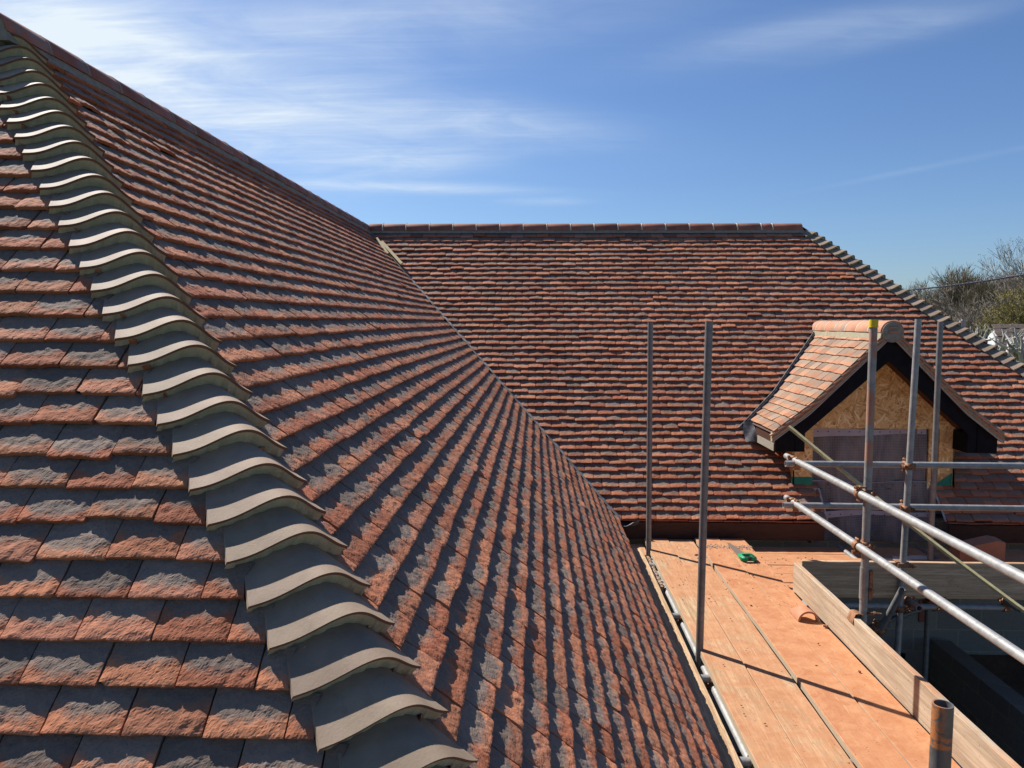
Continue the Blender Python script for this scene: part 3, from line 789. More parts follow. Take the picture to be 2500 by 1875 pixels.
# bonnet tiles down the two hips
def bonnets(apex, tx, ty, drop0, rise, count, seed):
    """hip falling towards +X and -Y; tx, ty tangents of the pitch on its +X side and -Y side"""
    r = random.Random(seed)
    A = Vector(apex); Hd = Vector((1 / tx, -1 / ty, -1)); perZ = Hd.length; Hd.normalize()
    Lt = Vector((1 / ty, 1 / tx, 0)).normalized(); Nn = Lt.cross(Hd)
    if Nn.z < 0: Nn = -Nn
    nX = Vector((tx, 0, 1)).normalized(); nY = Vector((0, -ty, 1)).normalized()
    kx = Lt.dot(nX) / Nn.dot(nX); ky = -Lt.dot(nY) / Nn.dot(nY)
    gh = rise * perZ
    W = BW; nx = 30; SKEW = .16
    mort = MB()
    PX = [-.150, -.146, -.128, -.11, -.09, -.07, -.035, 0, .035, .07, .105, .13, .146, .150]
    PZ = [-.066, -.065, -.060, -.053, -.043, -.030, -.003, .019, .021, .003, -.022, -.039, -.046, -.047]
    PC = np.polyfit(PX, PZ, 7)
    def zprof(x):
        return float(np.polyval(PC, x))
    # fall of the left tail corner below the hip point, measured vertically
    zc = (Lt * (-W) + Nn * zprof(-W) - Hd * (W * SKEW)).z
    def droop(x): return .23 + .15 * min(1, max(0, (x + W) / (.9 * W)))
    for i in range(count):
        drop = drop0 + i * rise
        h = max(0.0, (drop + zc)) * perZ
        b = MB(); dj = r.uniform(-.003, .003); rj = r.uniform(-.015, .015); lj = r.uniform(-.001, .002)
        th = 0.0125
        ys = [0.0, 0.02, 0.05, 0.08, gh + .03]
        def pt(x, y, dz=0.0):
            z = zprof(x) - y * droop(x) + dz + lj + x * rj * 0.3
            return A + Hd * (h - y - dj + x * (rj + SKEW)) + Lt * x + Nn * z
        rows = []
        for y in ys:
            Wy = max(0.05, W - TP * y)
            rows.append([pt(-Wy + 2 * Wy * j / nx, y, 0) for j in range(nx + 1)])
        m = nx + 1
        vs = sum(rows, [])
        b.add(vs, [(a * m + j, a * m + j + 1, (a + 1) * m + j + 1, (a + 1) * m + j) for a in range(len(ys) - 1) for j in range(nx)], True)
        bot = [p - Nn * (th - .002) - Hd * .001 for p in rows[0]]
        b.add(rows[0] + bot, [(j, j + 1, m + j + 1, m + j) for j in range(nx)])
        for e in (0, nx):
            s1 = [rw[e] for rw in rows]; s2 = [p - Nn * th for p in s1]; q = len(s1)
            b.add(s1 + s2, [(j, j + 1, q + j + 1, q + j) for j in range(q - 1)])
        b.build('bonnet_tile', M['bonnet'], house)
        # mortar under the tail
        Wm = W - .005
        upper = []; lower = []
        for j in range(nx + 1):
            x = -Wm + 2 * Wm * j / nx
            wob = .002 * math.sin(j * 1.7 + i) + r.uniform(-.0012, .0012)
            upper.append(pt(x, .003, -th + .003))
            lower.append(A + Hd * (h - dj - .009 + wob + x * SKEW) + Lt * (x * .985) + Nn * (zprof(x) - gh * droop(x) - .008))
        mort.add(upper + lower, [(j, j + 1, m + j + 1, m + j) for j in range(nx)], False)
        p1, p2 = upper[nx], lower[nx]
        mort.add([p1, p2, p2 - Hd * .085 - Nn * .03, p1 - Hd * .085 - Nn * .03], [(0, 1, 2, 3)])
    mort.build('mortar_bed', M['mortar'], house)
bonnets((XR, Y0, ZR), sp / cp, TH, S0W * sp, GW * sp, 44, 21)
bonnets((XH, YR, ZR), TX, sp / cp, S0 * sp, GA * sp, 47, 22)

# ------------------------------------------------------------ dormer
DX = 3.385; DYF = 7.50; DW = 7.775           # centre, front of barge boards, face of strand board
dorm = MB()
AZ = -0.040                                  # apex of the tiled surface at the front
def roofz(dx):                               # tiled surface, bell-cast at the foot
    a = abs(dx)
    return AZ - a * 1.0 if a < 0.74 else AZ - 0.74 - (a - 0.74) * 0.78
# strand board gable wall with its two posts
prof = [(-0.80, -1.66), (-0.60, -1.66), (-0.60, -1.06), (0.645, -1.06), (0.645, -1.66), (0.80, -1.66), (0.80, roofz(.8) - .10), (0, AZ - .10), (-0.80, roofz(.8) - .10)]
fr = [Vector((DX + x, DW, z)) for x, z in prof]
dorm.add([*fr, *[p + Vector((0, .018, 0)) for p in fr]], [(0, 1, 2, 8), (2, 3, 7, 8), (3, 6, 7), (3, 4, 5, 6)] + [tuple(9 + i for i in f) for f in ((0, 1, 2, 8), (2, 3, 7, 8), (3, 6, 7), (3, 4, 5, 6))] +
         [(i, (i + 1) % 9, 9 + (i + 1) % 9, 9 + i) for i in range(9)])
# cheeks
for sx_ in (-1, 1):
    x = DX + sx_ * 0.79
    y_at = lambda z: YR - (ZR - z) / sp * cp
    dorm.add([(x, DW + .02, -1.66), (x, DW + .02, -0.9), (x, y_at(-0.9), -0.9), (x, y_at(-1.66), -1.66)], [(0, 1, 2, 3)])
dormer = dorm.build('dormer', M['osb'], house)
dormer['label'] = 'gabled dormer boarded in strand board with a small orange tiled roof'

def dormer_slope(side):
    # u along Y from front, s down the slope; bell-cast done by bending the mesh afterwards
    k = math.sqrt(.5); S = (side * k, 0, -k); N = (side * k, 0, k)
    U = (0, 1, 0)
    def lim(s):
        # back limit where it meets the long slope: z = ZR-(YR-y)/cp*sp
        z = AZ - np.minimum(s * k, .74) - np.maximum(s * k - .74, 0) * .78
        yb = YR - (ZR - z) / sp * cp
        lo = DYF - .03
        if isinstance(s, np.ndarray): return np.full_like(yb, lo), yb - .03
        return lo, float(yb) - .03
    o = tiled_slope('tiled_slope', (DX, 0, AZ), U, S, N, 0.20, 0.1107, 13, lim, M['tile_warm'], dormer, tw=0.168, t=0.012, rough=0.42, camber=0.0022, seed=31 + side, mess=1.5)
    co = np.empty(len(o.data.vertices) * 3, np.float32); o.data.vertices.foreach_get('co', co); co = co.reshape(-1, 3)
    b0 = base_of(o.parent); dx = np.abs(co[:, 0] + b0.x - DX)
    co[:, 2] += np.clip(dx - .74, 0, None) * .22
    o.data.vertices.foreach_set('co', co.ravel()); o.data.update()
    return o
dormer_slope(-1); dormer_slope(1)
# boarding under the dormer tiles
ds = MB()
for sd_ in (-1, 1):
    xs = [0, .36, .74, .92, 1.08]
    for i in range(4):
        a, c = xs[i], xs[i + 1]
        za, zc = roofz(a) - .035, roofz(c) - .035
        yb = lambda z: YR - (ZR - z) / sp * cp + .05
        ds.add([(DX + sd_ * a, DYF + .02, za), (DX + sd_ * c, DYF + .02, zc), (DX + sd_ * c, yb(zc), zc), (DX + sd_ * a, yb(za), za)], [(0, 1, 2, 3)])
ds.build('roof_boarding', M['brown'], dormer)
# verge: bedded mortar with tile slips showing, both rakes
vm = MB(); vt = MB(); rr_ = random.Random(9)
for sd_ in (-1, 1):
    xs = [0.0] + [0.06 * i for i in range(1, 18)] + [1.10]
    t0 = [Vector((DX + sd_ * a, DYF - .025, roofz(a) + .006)) for a in xs]
    t1 = [Vector((DX + sd_ * (a - (.0 if a > 1 else 0)), DYF - .025, roofz(a) - .092)) for a in xs]
    n = len(xs)
    vm.add(t0 + t1 + [p + Vector((0, .05, 0)) for p in t1], [(i, i + 1, n + i + 1, n + i) for i in range(n - 1)] + [(n + i, n + i + 1, 2 * n + i + 1, 2 * n + i) for i in range(n - 1)])
    vm.add([t0[-1], t1[-1], t1[-1] + Vector((0, .05, 0)), t0[-1] + Vector((0, .05, 0))], [(0, 1, 2, 3)])
    k = math.sqrt(.5)
    for i in range(15):                       # tile ends seen in the verge
        a = .085 + i * .0735
        sl = 1.0 if a < .74 else .78
        dv = Vector((sd_, 0, -sl)).normalized(); nv = Vector((sd_ * sl, 0, 1)).normalized()
        tl_ = dv * math.cos(.12) + nv * math.sin(.12)
        nn = nv * math.cos(.12) - dv * math.sin(.12)
        c = Vector((DX + sd_ * a, DYF - .022, roofz(a) - .012))
        vt.box(c - tl_ * .045 - nn * .004, (.11, .03, .014), (tl_, Vector((0, 1, 0)), nn), .002)
        vt.box(c - tl_ * .035 - nn * .034, (.085, .026, .013), (tl_, Vector((0, 1, 0)), nn), .002)
vm.build('verge_mortar', M['mortar_verge'], dormer); vt.build('verge_tile_slips', M['ridge_warm'], dormer)
# undercloak strip below the verge
us = MB()
for sd_ in (-1, 1):
    xs = [0.0, .36, .74, .92, 1.09]
    a = [Vector((DX + sd_ * x, DYF - .030, roofz(x) - .093)) for x in xs]; c = [p + Vector((0, .06, -.001)) for p in a]; e = [p + Vector((0, 0, -.008)) for p in a]
    n = len(xs)
    us.add(a + c + e, [(i, i + 1, n + i + 1, n + i) for i in range(n - 1)] + [(i, i + 1, 2 * n + i + 1, 2 * n + i) for i in range(n - 1)])
us.build('undercloak', M['white_pvc'], dormer)
# barge boards (black)
for sd_ in (-1, 1):
    bb_ = MB()
    f = DYF + .012
    def zt(x): return roofz(x) - .095
    xo = 1.055; xi = .775
    out = [(0, zt(0)), (.36, zt(.36)), (.74, zt(.74)), (.90, zt(.90)), (xo, zt(xo)), (xo, -1.255), (xi, -1.255), (xi, zt(xi) - .17), (.0, zt(0) - .235)]
    fr = [Vector((DX + sd_ * x, f, z)) for x, z in out]
    bk_ = [p + Vector((0, .022, 0)) for p in fr]
    faces = [(0, 1, 7, 8), (1, 2, 7), (2, 3, 7), (3, 4, 5, 6, 7)]
    bb_.add(fr + bk_, faces + [tuple(9 + i for i in q) for q in faces] + [(i, (i + 1) % 9, 9 + (i + 1) % 9, 9 + i) for i in range(9)])
    # boxed end returning to the wall, and the soffit of the rake
    bb_.add([(DX + sd_ * xi, f + .02, zt(xi) - .16), (DX + sd_ * xi, f + .02, -1.255), (DX + sd_ * xi, DW, -1.255), (DX + sd_ * xi, DW, zt(xi) - .16)], [(0, 1, 2, 3)])
    bb_.add([(DX + sd_ * xi, f + .02, -1.252), (DX + sd_ * xo, f + .02, -1.252), (DX + sd_ * xo, DW + .25, -1.252), (DX + sd_ * xi, DW + .25, -1.252)], [(0, 1, 2, 3)])
    bb_.box((DX + sd_ * .865, f - .004, (-1.255 + zt(.86)) / 2), (.006, .010, (zt(.86) + 1.255)))
    bb_.build('barge_board', M['black'], dormer)
sf = MB()
for sd_ in (-1, 1):
    a, c = 0, .775
    sf.add([(DX, DYF + .03, zt(0) - .20), (DX + sd_ * c, DYF + .03, zt(c) - .135), (DX + sd_ * c, DW, zt(c) - .135), (DX, DW, zt(0) - .20)], [(0, 1, 2, 3)])
sf.build('soffit', M['brown'], dormer)
# side fascia of the dormer eaves, running back to the long slope
for sd_ in (-1, 1):
    fs_ = MB(); x = DX + sd_ * 1.053
    fs_.box((x, DYF + .022 + .32, -1.178), (.020, .64, .150))
    fo_ = fs_.build('eaves_fascia', M['brown'] if sd_ < 0 else M['black'], dormer)
    if sd_ < 0:
        fs_ = MB(); fs_.box((x - .013, DYF + .034 + .27, -1.215), (.006, .55, .075)); fs_.build('fascia_strip', M['mortar_grey'], fo_)
# dormer ridge: half-round tiles with pale joints and a mortared end disc
ridge_run((DX, DYF - .03, AZ), (DX, 9.37, AZ - .0), M['ridge_warm'], M['mortar_pale'], M['mortar_verge'], dormer, rad=.113, length=.285, zoff=-.055, bed_w=.098, knobs=False, seed=8)
dc = MB(); n = 28
ring = [Vector((DX + .097 * math.cos(2 * math.pi * i / n), DYF - .038, AZ - .055 + .097 * math.sin(2 * math.pi * i / n))) for i in range(n)]
dc.extr(ring, (0, .03, 0)); dc.build('mortar_disc', M['mortar_grey'], dormer)
sl_ = MB()
sl_.box((DX + .005, DYF - .042, AZ - .010), (.085, .016, .014), bev=.003); sl_.box((DX + .005, DYF - .042, AZ - .052), (.088, .016, .014), bev=.003)
sl_.build('tile_slip', M['ridge_warm'], dormer)
# lead in the dormer valleys and the dressed apron at the foot
for sd_ in (-1, 1):
    lv = MB(); prev = None
    for i in range(25):
        dx = .10 + (1.20 - .10) * i / 24
        z = roofz(dx); y = YR - (ZR - z) / sp * cp
        p = Vector((DX + sd_ * dx, y, z))
        if prev is not None:
            lv.add([prev + Vector((sd_ * -.03, -.005, .012)), prev + Vector((sd_ * .0, .0, .012)), prev + Vector((sd_ * .028, .0, .012)),
                    p + Vector((sd_ * -.03, -.005, .012)), p + Vector((sd_ * .0, .0, .012)), p + Vector((sd_ * .028, .0, .012))], [(0, 1, 4, 3), (1, 2, 5, 4)], True)
            lv.sweep([prev + Vector((sd_ * .02, -.01, .022)), p + Vector((sd_ * .02, -.01, .016))], .009, 6)
        prev = p
    lv.build('valley_lead', M['lead_dark'], dormer)
for sd_ in (-1, 1):
    ap = MB(); vs = []
    for i in range(8):
        for j in range(5):
            u = i / 7; v = j / 4
            y = 8.27 - .17 * u; x = DX + sd_ * (1.19 - .12 * v - .02 * u)
            zr = ZR - (YR - y) / cp * sp
            vs.append((x, y, zr + .022 + .05 * v * (1 - .5 * u) + .012 * math.sin(7 * u + 4 * v)))
    ap.add(vs, [(i * 5 + j, i * 5 + j + 1, (i + 1) * 5 + j + 1, (i + 1) * 5 + j) for i in range(7) for j in range(4)], True)
    ap.build('lead_apron', M['lead_dark'], dormer)
# green membrane showing at the feet of the posts
gm = MB()
gm.add([(DX - .81, DW - .006, -1.555), (DX - .595, DW - .006, -1.555), (DX - .60, DW - .006, -1.655), (DX - .79, DW - .006, -1.655)], [(0, 1, 2, 3)])
gm.build('membrane', M['membrane'], dormer)
gm = MB(); gm.add([(DX + .78, DW - .006, -1.50), (DX + .78, DW - .006, -1.645), (DX + .60, DW - .006, -1.645), (DX + .66, DW - .006, -1.59)], [(0, 1, 2, 3)])
gm.build('membrane', M['membrane'], dormer)
# debris netting hung in the doorway: two lengths, each with a pale eyeleted hem
def net(z0, z1, y, x0, x1, hemh, seed):
    r = np.random.default_rng(seed); nb = MB(); nx, nz = 40, 14
    vs = []
    for i in range(nx + 1):
        for j in range(nz + 1):
            u = i / nx; v = j / nz
            fold = .022 * math.sin(u * 17 + seed) * (.3 + v) + .008 * math.sin(u * 41 + v * 3) + .012 * math.sin(v * 5 + u * 4)
            vs.append((x0 + (x1 - x0) * u + .01 * math.sin(v * 4), y + fold, z1 + (z0 - z1) * v + .01 * math.sin(u * 7 + seed)))
    nb.add(vs, [(i * (nz + 1) + j, (i + 1) * (nz + 1) + j, (i + 1) * (nz + 1) + j + 1, i * (nz + 1) + j + 1) for i in range(nx) for j in range(nz)], True)
    o = nb.build('debris_netting', M['net'], dormer)
    hb = MB(); eb = MB()
    vs = []
    for i in range(nx + 1):
        u = i / nx; x = x0 + (x1 - x0) * u; yy = y - .012 + .008 * math.sin(u * 9 + seed); zt_ = z1 + .01 * math.sin(u * 7 + seed)
        hh = hemh * (1 + .35 * math.sin(u * 3.5 + 2.2))
        vs += [(x, yy, zt_ + .004), (x, yy - .003, zt_ - hh)]
    hb.add(vs, [(2 * i, 2 * i + 1, 2 * i + 3, 2 * i + 2) for i in range(nx)], True)
    h = hb.build('net_hem', M['hem'], o)
    for i in range(11):
        u = (i + .5) / 11; x = x0 + (x1 - x0) * u; yy = y - .017 + .008 * math.sin(u * 9 + seed)
        eb.tube((x, yy, z1 - .03), (x, yy - .003, z1 - .03), .006, n=8)
    eb.build('eyelets', M['grip'], h)
net(-1.98, -1.065, DW + .03, DX - .60, DX + .52, .075, 1)
net(-2.19, -1.885, DW - .06, DX - .60, DX + .58, .055, 5)
net(-2.19, -1.60, DW + .01, DX - .60, DX + .58, .002, 8)
pb = MB(); pb.box((DX + .565, DW + .02, -1.6), (.045, .045, 1.15)); pb.build('door_post', M['osb'], dormer)
db = MB(); db.add([(DX - .74, DW + .25, -2.3), (DX + .74, DW + .25, -2.3), (DX + .74, DW + .25, -.95), (DX - .74, DW + .25, -.95)], [(0, 1, 2, 3)]); db.build('black_backing', M['black'], dormer)  # plain black sheet closing off the opening behind the netting

# ------------------------------------------------------------ scaffold: boards
ZD = -2.10
def board(name, x0, x1, y0, y1, ztop, m, label, cat='scaffold board', group='boards of the scaffold walkway', th=.038, bevel=.003, seed=0, parent=None):
    """board with slightly wavy long edges and a little cup, butted by bevels"""
    b = MB(); r = random.Random(seed)
    alongY = (y1 - y0) > (x1 - x0)
    L = (y1 - y0) if alongY else (x1 - x0); n = max(4, int(L / .18)); W_ = (x1 - x0) if alongY else (y1 - y0)
    rows = []
    for i in range(n + 1):
        t_ = L * i / n; j0 = r.uniform(-.0018, .0018); j1 = r.uniform(-.0018, .0018); dz = .003 * math.sin(i * .35 + seed)
        sec = [(j0, -th), (j0, -bevel), (j0 + bevel, 0), (W_ * .5, -.001), (W_ - bevel + j1, 0), (W_ + j1, -bevel), (W_ + j1, -th)]
        for (a, z) in sec:
            rows.append((x0 + a, y0 + t_, ztop + z + dz) if alongY else (x0 + t_, y0 + a, ztop + z + dz))
    m_ = 7
    b.add(rows, [(i * m_ + k, i * m_ + (k + 1) % m_, (i + 1) * m_ + (k + 1) % m_, (i + 1) * m_ + k) for i in range(n) for k in range(m_)])
    b.add(rows[:m_], [tuple(range(m_))]); b.add(rows[-m_:], [tuple(range(m_))])
    o = b.build(name, m, parent)
    if parent is None: tag(o, label, cat, group)
    return o
YN = -0.6
board('scaffold_board', .768, .993, YN, 7.10, ZD - .006, M['plank'], 'clean pale plank tucked under the wing eaves, half in the ragged shadow of the tiles', seed=1)
board('scaffold_board', 1.062, 1.290, YN, 7.42, ZD, M['b1'], 'pale sawn board, leftmost of the four long walkway boards, beside the open gap', seed=2)
board('scaffold_board', 1.298, 1.532, YN, 7.42, ZD - .010, M['b2'], 'pale grained board second from the gap, right of the crack with the pole shadow', seed=3)
board('scaffold_board', 1.551, 1.783, YN, 7.42, ZD + .008, M['b3'], 'orange dusty board third from the gap, its grey edge showing along a wide crack', seed=4)
board('scaffold_board', 1.793, 2.019, YN, 7.42, ZD + .001, M['b4'], 'orange dusty board against the long toe board, with the curved tile offcut on it', seed=5)
xs0 = 2.024
board('scaffold_board', xs0 - .55, 7.3, 6.062, 6.285, ZD - .042, M['bx'], 'orange cross board directly behind the far toe board', seed=11)
board('scaffold_board', xs0 - .55, 7.3, 6.292, 6.515, ZD - .040, M['bx'], 'second orange cross board behind the far toe board, strewn with tile dust', seed=12)
board('scaffold_board', xs0 - .55, 7.3, 6.522, 6.745, ZD - .043, M['bx'], 'third orange cross board behind the far toe board', seed=13)
board('scaffold_board', xs0 - .55, 7.3, 6.752, 6.980, ZD - .038, M['bx'], 'cross board whose sunlit front half ends in a dark line near the handsaw', seed=14)
board('scaffold_board', xs0 - .55, 7.3, 7.02, 7.245, ZD - .085, M['bx'], 'shaded lower cross board in front of the doorway netting', seed=15)
board('scaffold_board', xs0 - .55, 7.3, 7.252, 7.477, ZD - .085, M['bx'], 'shaded lower cross board tight under the eaves fascia', seed=16)
board('scaffold_board', .85, 1.055, 6.22, 7.42, ZD - .060, M['b1'], 'short low board at the foot of the far thin pole, covered in mortar rubble', seed=17)
# toe boards on edge
def toe(x0, x1, y0, y1, z0, z1, m, label, seed):
    b = MB(); r = random.Random(seed); alongY = (y1 - y0) > (x1 - x0); L = (y1 - y0) if alongY else (x1 - x0); n = max(6, int(L / .10)); rows = []
    W_ = (x1 - x0) if alongY else (y1 - y0)
    for i in range(n + 1):
        t_ = L * i / n; w0 = .002 * math.sin(i * .23 + seed); dz = r.uniform(-.0025, .0012)
        for (a, z) in [(0, z0), (0, z1 - .004 + dz), (.004, z1 + dz), (W_ - .004, z1 + dz * .5), (W_, z1 - .004), (W_, z0)]:
            rows.append((x0 + a + w0, y0 + t_, z) if alongY else (x0 + t_, y0 + a + w0, z))
    b.add(rows, [(i * 6 + k, i * 6 + (k + 1) % 6, (i + 1) * 6 + (k + 1) % 6, (i + 1) * 6 + k) for i in range(n) for k in range(6)])
    b.add(rows[:6], [tuple(range(6))]); b.add(rows[-6:], [tuple(range(6))])
    return tag(b.build('toe_board', m), label, 'toe board', 'toe boards of the scaffold')
toe(2.026, 2.064, YN, 5.985, ZD + .004, ZD + .226, M['toe'], 'weathered toe board standing on edge along the walkway, crossed by a pole shadow', 1)
toe(2.10, 7.3, 6.012, 6.050, ZD - .045, ZD + .228, M['toex'], 'grey toe board across the far scaffold, its shaded face toward the viewer', 2)

# ------------------------------------------------------------ scaffold: tubes and couplers
TR = 0.02415
def scaf_tube(p, q, m, label, group='scaffold tubes', cat='scaffold tube', name='scaffold_tube'):
    b = MB(); b.tube(p, q, TR, inner=TR - .004, n=28, depth=.2)
    o = b.build(name, m)
    return tag(o, label, cat, group)
def coupler(c1, a1, c2, a2, parent, m=None, seed=0, bolt=1):
    """two hinged collars back to back: one round the tube at c1 (axis a1), one round c2 (axis a2)"""
    r = random.Random(seed); b = MB(); c1 = Vector(c1); c2 = Vector(c2); a1 = Vector(a1).normalized(); a2 = Vector(a2).normalized()
    link_ = (c2 - c1)
    for (c, a, dirn) in ((c1, a1, link_), (c2, a2, -link_)):
        d = (dirn - a * dirn.dot(a)).normalized(); e = a.cross(d)
        n = 22; wdt = .024
        for (ri, ro, w2) in ((TR + .0005, TR + .0065, wdt),):
            vs = []
            for k in range(n + 1):
                th_ = 2 * math.pi * k / n
                for (rr, s_) in ((ri, -w2), (ro, -w2), (ro + .0015, 0), (ro, w2), (ri, w2)):
                    vs.append(c + (d * math.cos(th_) + e * math.sin(th_)) * rr + a * s_)
            b.add(vs, [(k * 5 + j, k * 5 + j + 1, (k + 1) * 5 + j + 1, (k + 1) * 5 + j) for k in range(n) for j in range(4)], True)
        # hinge lug one side, bolt lug the other
        sg = 1 if r.random() < .5 else -1
        hb_ = c + e * (sg * (TR + .014)) - d * .004
        b.box(hb_, (.020, .034, .018), (e, a, d), .003)
        b.tube(hb_ - a * .024 + e * sg * .006, hb_ + a * .024 + e * sg * .006, .006, n=10)
        bo = c - e * (sg * (TR + .016))
        b.box(bo, (.022, .030, .012), (e, a, d), .003)
        b.tube(bo - d * .034, bo + d * .040, .0058, n=10)
        b.tube(bo - d * .034, bo - d * .022, .0125, n=6, smooth=False)
        b.tube(bo - d * .020, bo - d * .016, .014, n=12)
    mid = (c1 + c2) / 2; d = link_.normalized(); e = a1 - d * a1.dot(d)
    e = e.normalized() if e.length > .01 else d.orthogonal().normalized()
    b.box(mid, (max(.012, link_.length - 2 * TR - .004), .040, .040), (d, e, d.cross(e)), .003)
    return b.build('coupler', m or M['rusty'], parent)

BOT = GROUND + .02
lean = lambda xt, zt, xb, zb, z: xt + (xb - xt) * (zt - z) / (zt - zb)
p1 = scaf_tube((1.036, 7.06, -.006), (1.075, 7.06, BOT), M['galv_dark'], 'dark thin upright pole at the far inside corner of the walkway', 'upright scaffold poles')
p2 = scaf_tube((1.076, 4.86, .004), (1.045, 4.86, BOT), M['galv_dark'], 'tall grey upright pole in the gap between the wing roof and the walkway', 'upright scaffold poles')
p3 = scaf_tube((2.096, 4.885, .008), (2.112, 4.885, BOT), M['galv_rust'], 'upright pole with a yellow end cap and orange rust stains', 'upright scaffold poles')
p4 = scaf_tube((2.902, 5.985, .024), (2.815, 5.985, BOT), M['galv'], 'pale upright pole clamped to the far toe board, in front of the dormer', 'upright scaffold poles')
p5 = scaf_tube((3.563, 6.95, .003), (3.575, 6.95, BOT), M['galv_dark'], 'thin dark upright pole nearest the dormer wall, right of the netting', 'upright scaffold poles')
p6 = scaf_tube((.997, 1.85, -.928), (.992, 1.85, BOT), M['galv_paint'], 'short open-topped pole close to the viewer at the bottom right, orange paint on its rim', 'upright scaffold poles')
# cap
cb = MB(); cb.tube((2.0955, 4.885, -.030), (2.0958, 4.885, .016), TR + .0035, n=28); cb.tube((2.0955, 4.885, -.032), (2.0955, 4.885, -.026), TR + .0055, n=28); cb.build('end_cap', M['yellow'], p3)
# sleeve joint on pole 3
sb = MB(); sx3 = lean(2.096, 0, 2.112, BOT, -1.62)
sb.tube((sx3, 4.885, -1.76), (sx3 - .0005, 4.885, -1.555), TR + .0038, n=28); sb.build('sleeve', M['galv_rust'], p3)
sb = MB(); sb.box((sx3 + TR + .012, 4.878, -1.665), (.022, .030, .185), bev=.003); sb.tube((sx3 + TR + .012, 4.84, -1.70), (sx3 + TR + .012, 4.92, -1.70), .008, n=8); sb.tube((sx3 + TR + .012, 4.845, -1.70), (sx3 + TR + .012, 4.857, -1.70), .015, n=6, smooth=False)
sb.build('sleeve_lug', M['rusty'], p3)
yr_u = scaf_tube((2.045, 6.30, -1.088), (2.045, YN, -1.040), M['galv'], 'upper guard rail running from the near right toward the dormer', 'guard rails')
yr_l = scaf_tube((2.045, 6.27, -1.425), (2.045, YN, -1.362), M['galv'], 'lower guard rail from the near right, with a short dark pole shadow on it', 'guard rails')
xr_u = scaf_tube((1.955, 6.040, -1.104), (7.4, 6.040, -1.112), M['galv'], 'upper cross rail in front of the netting, its open end facing left', 'guard rails')
xr_l = scaf_tube((1.948, 6.040, -1.434), (7.4, 6.040, -1.460), M['galv'], 'lower cross rail in front of the doorway, its open end facing left', 'guard rails')
zt3 = lambda z: lean(2.096, 0, 2.112, BOT, z)
ZU = lambda y: -1.040 - (y - YN) / (6.30 - YN) * .048
ZL = lambda y: -1.362 - (y - YN) / (6.27 - YN) * .063
coupler((2.045, 4.87, ZU(4.87)), (0, 1, 0), (zt3(-1.08), 4.885, ZU(4.87)), (0, 0, 1), yr_u, seed=1)
coupler((2.045, 4.87, ZL(4.87)), (0, 1, 0), (zt3(-1.41), 4.885, ZL(4.87)), (0, 0, 1), yr_l, seed=2)
zt4 = lambda z: lean(2.902, .024, 2.815, BOT, z)
coupler((zt4(-1.106), 6.040, -1.106), (1, 0, 0), (zt4(-1.106), 5.985, -1.106), (0, 0, 1), xr_u, seed=3)
coupler((zt4(-1.44), 6.040, -1.440), (1, 0, 0), (zt4(-1.44), 5.985, -1.440), (0, 0, 1), xr_l, seed=4)
coupler((2.045, 6.12, ZU(6.1)), (0, 1, 0), (2.045, 6.040, -1.105), (1, 0, 0), xr_u, seed=5)
coupler((2.045, 6.12, ZL(6.1)), (0, 1, 0), (2.045, 6.040, -1.435), (1, 0, 0), xr_l, seed=6)
# toe board clips
def toe_clip(cx, cy, z, axis, pole, seed):
    b = MB(); r = random.Random(seed)
    if axis == 'Y':
        vs = []
        for i in range(9):
            t_ = i / 8; x = 2.018 + .075 * t_
            for y in (-.045, .045): vs.append((x, cy + y * (1 - .2 * t_), ZD + .228 + .012 + .012 * math.sin(t_ * 3.1) - (.045 * (1 - t_ * 4) if t_ < .25 else 0)))
        b.add(vs, [(2 * i, 2 * i + 1, 2 * i + 3, 2 * i + 2) for i in range(8)], True)
        b.add([(x, y, z_ - .005) for x, y, z_ in vs], [(2 * i, 2 * i + 1, 2 * i + 3, 2 * i + 2) for i in range(8)], True)
        b.box((2.105, cy, ZD + .238), (.10, .035, .014), bev=.002)
        b.tube((2.13, cy - .005, ZD + .248), (2.215, cy - .01, ZD + .243), .006, n=8); b.tube((2.13, cy - .045, ZD + .25), (2.13, cy + .045, ZD + .25), .006, n=8)
        b.tube((2.165, cy - .008, ZD + .246), (2.178, cy - .009, ZD + .246), .013, n=6, smooth=False)
    else:
        zc = ZD + .236
        b.box((cx, 6.02, zc), (.095, .075, .008), bev=.002)
        b.box((cx, 5.960, zc - .018), (.10, .014, .035), bev=.003)
        b.tube((cx + .045, 5.955, zc - .022), (cx + .085, 5.950, zc - .022), .008, n=8); b.tube((cx + .055, 5.953, zc - .022), (cx + .067, 5.951, zc - .022), .017, n=6, smooth=False)
    b.build('toe_board_clip', M['rusty'], pole)
toe_clip(2.1, 4.885, 0, 'Y', p3, 1); toe_clip(zt4(-1.86), 5.985, 0, 'X', p4, 2)
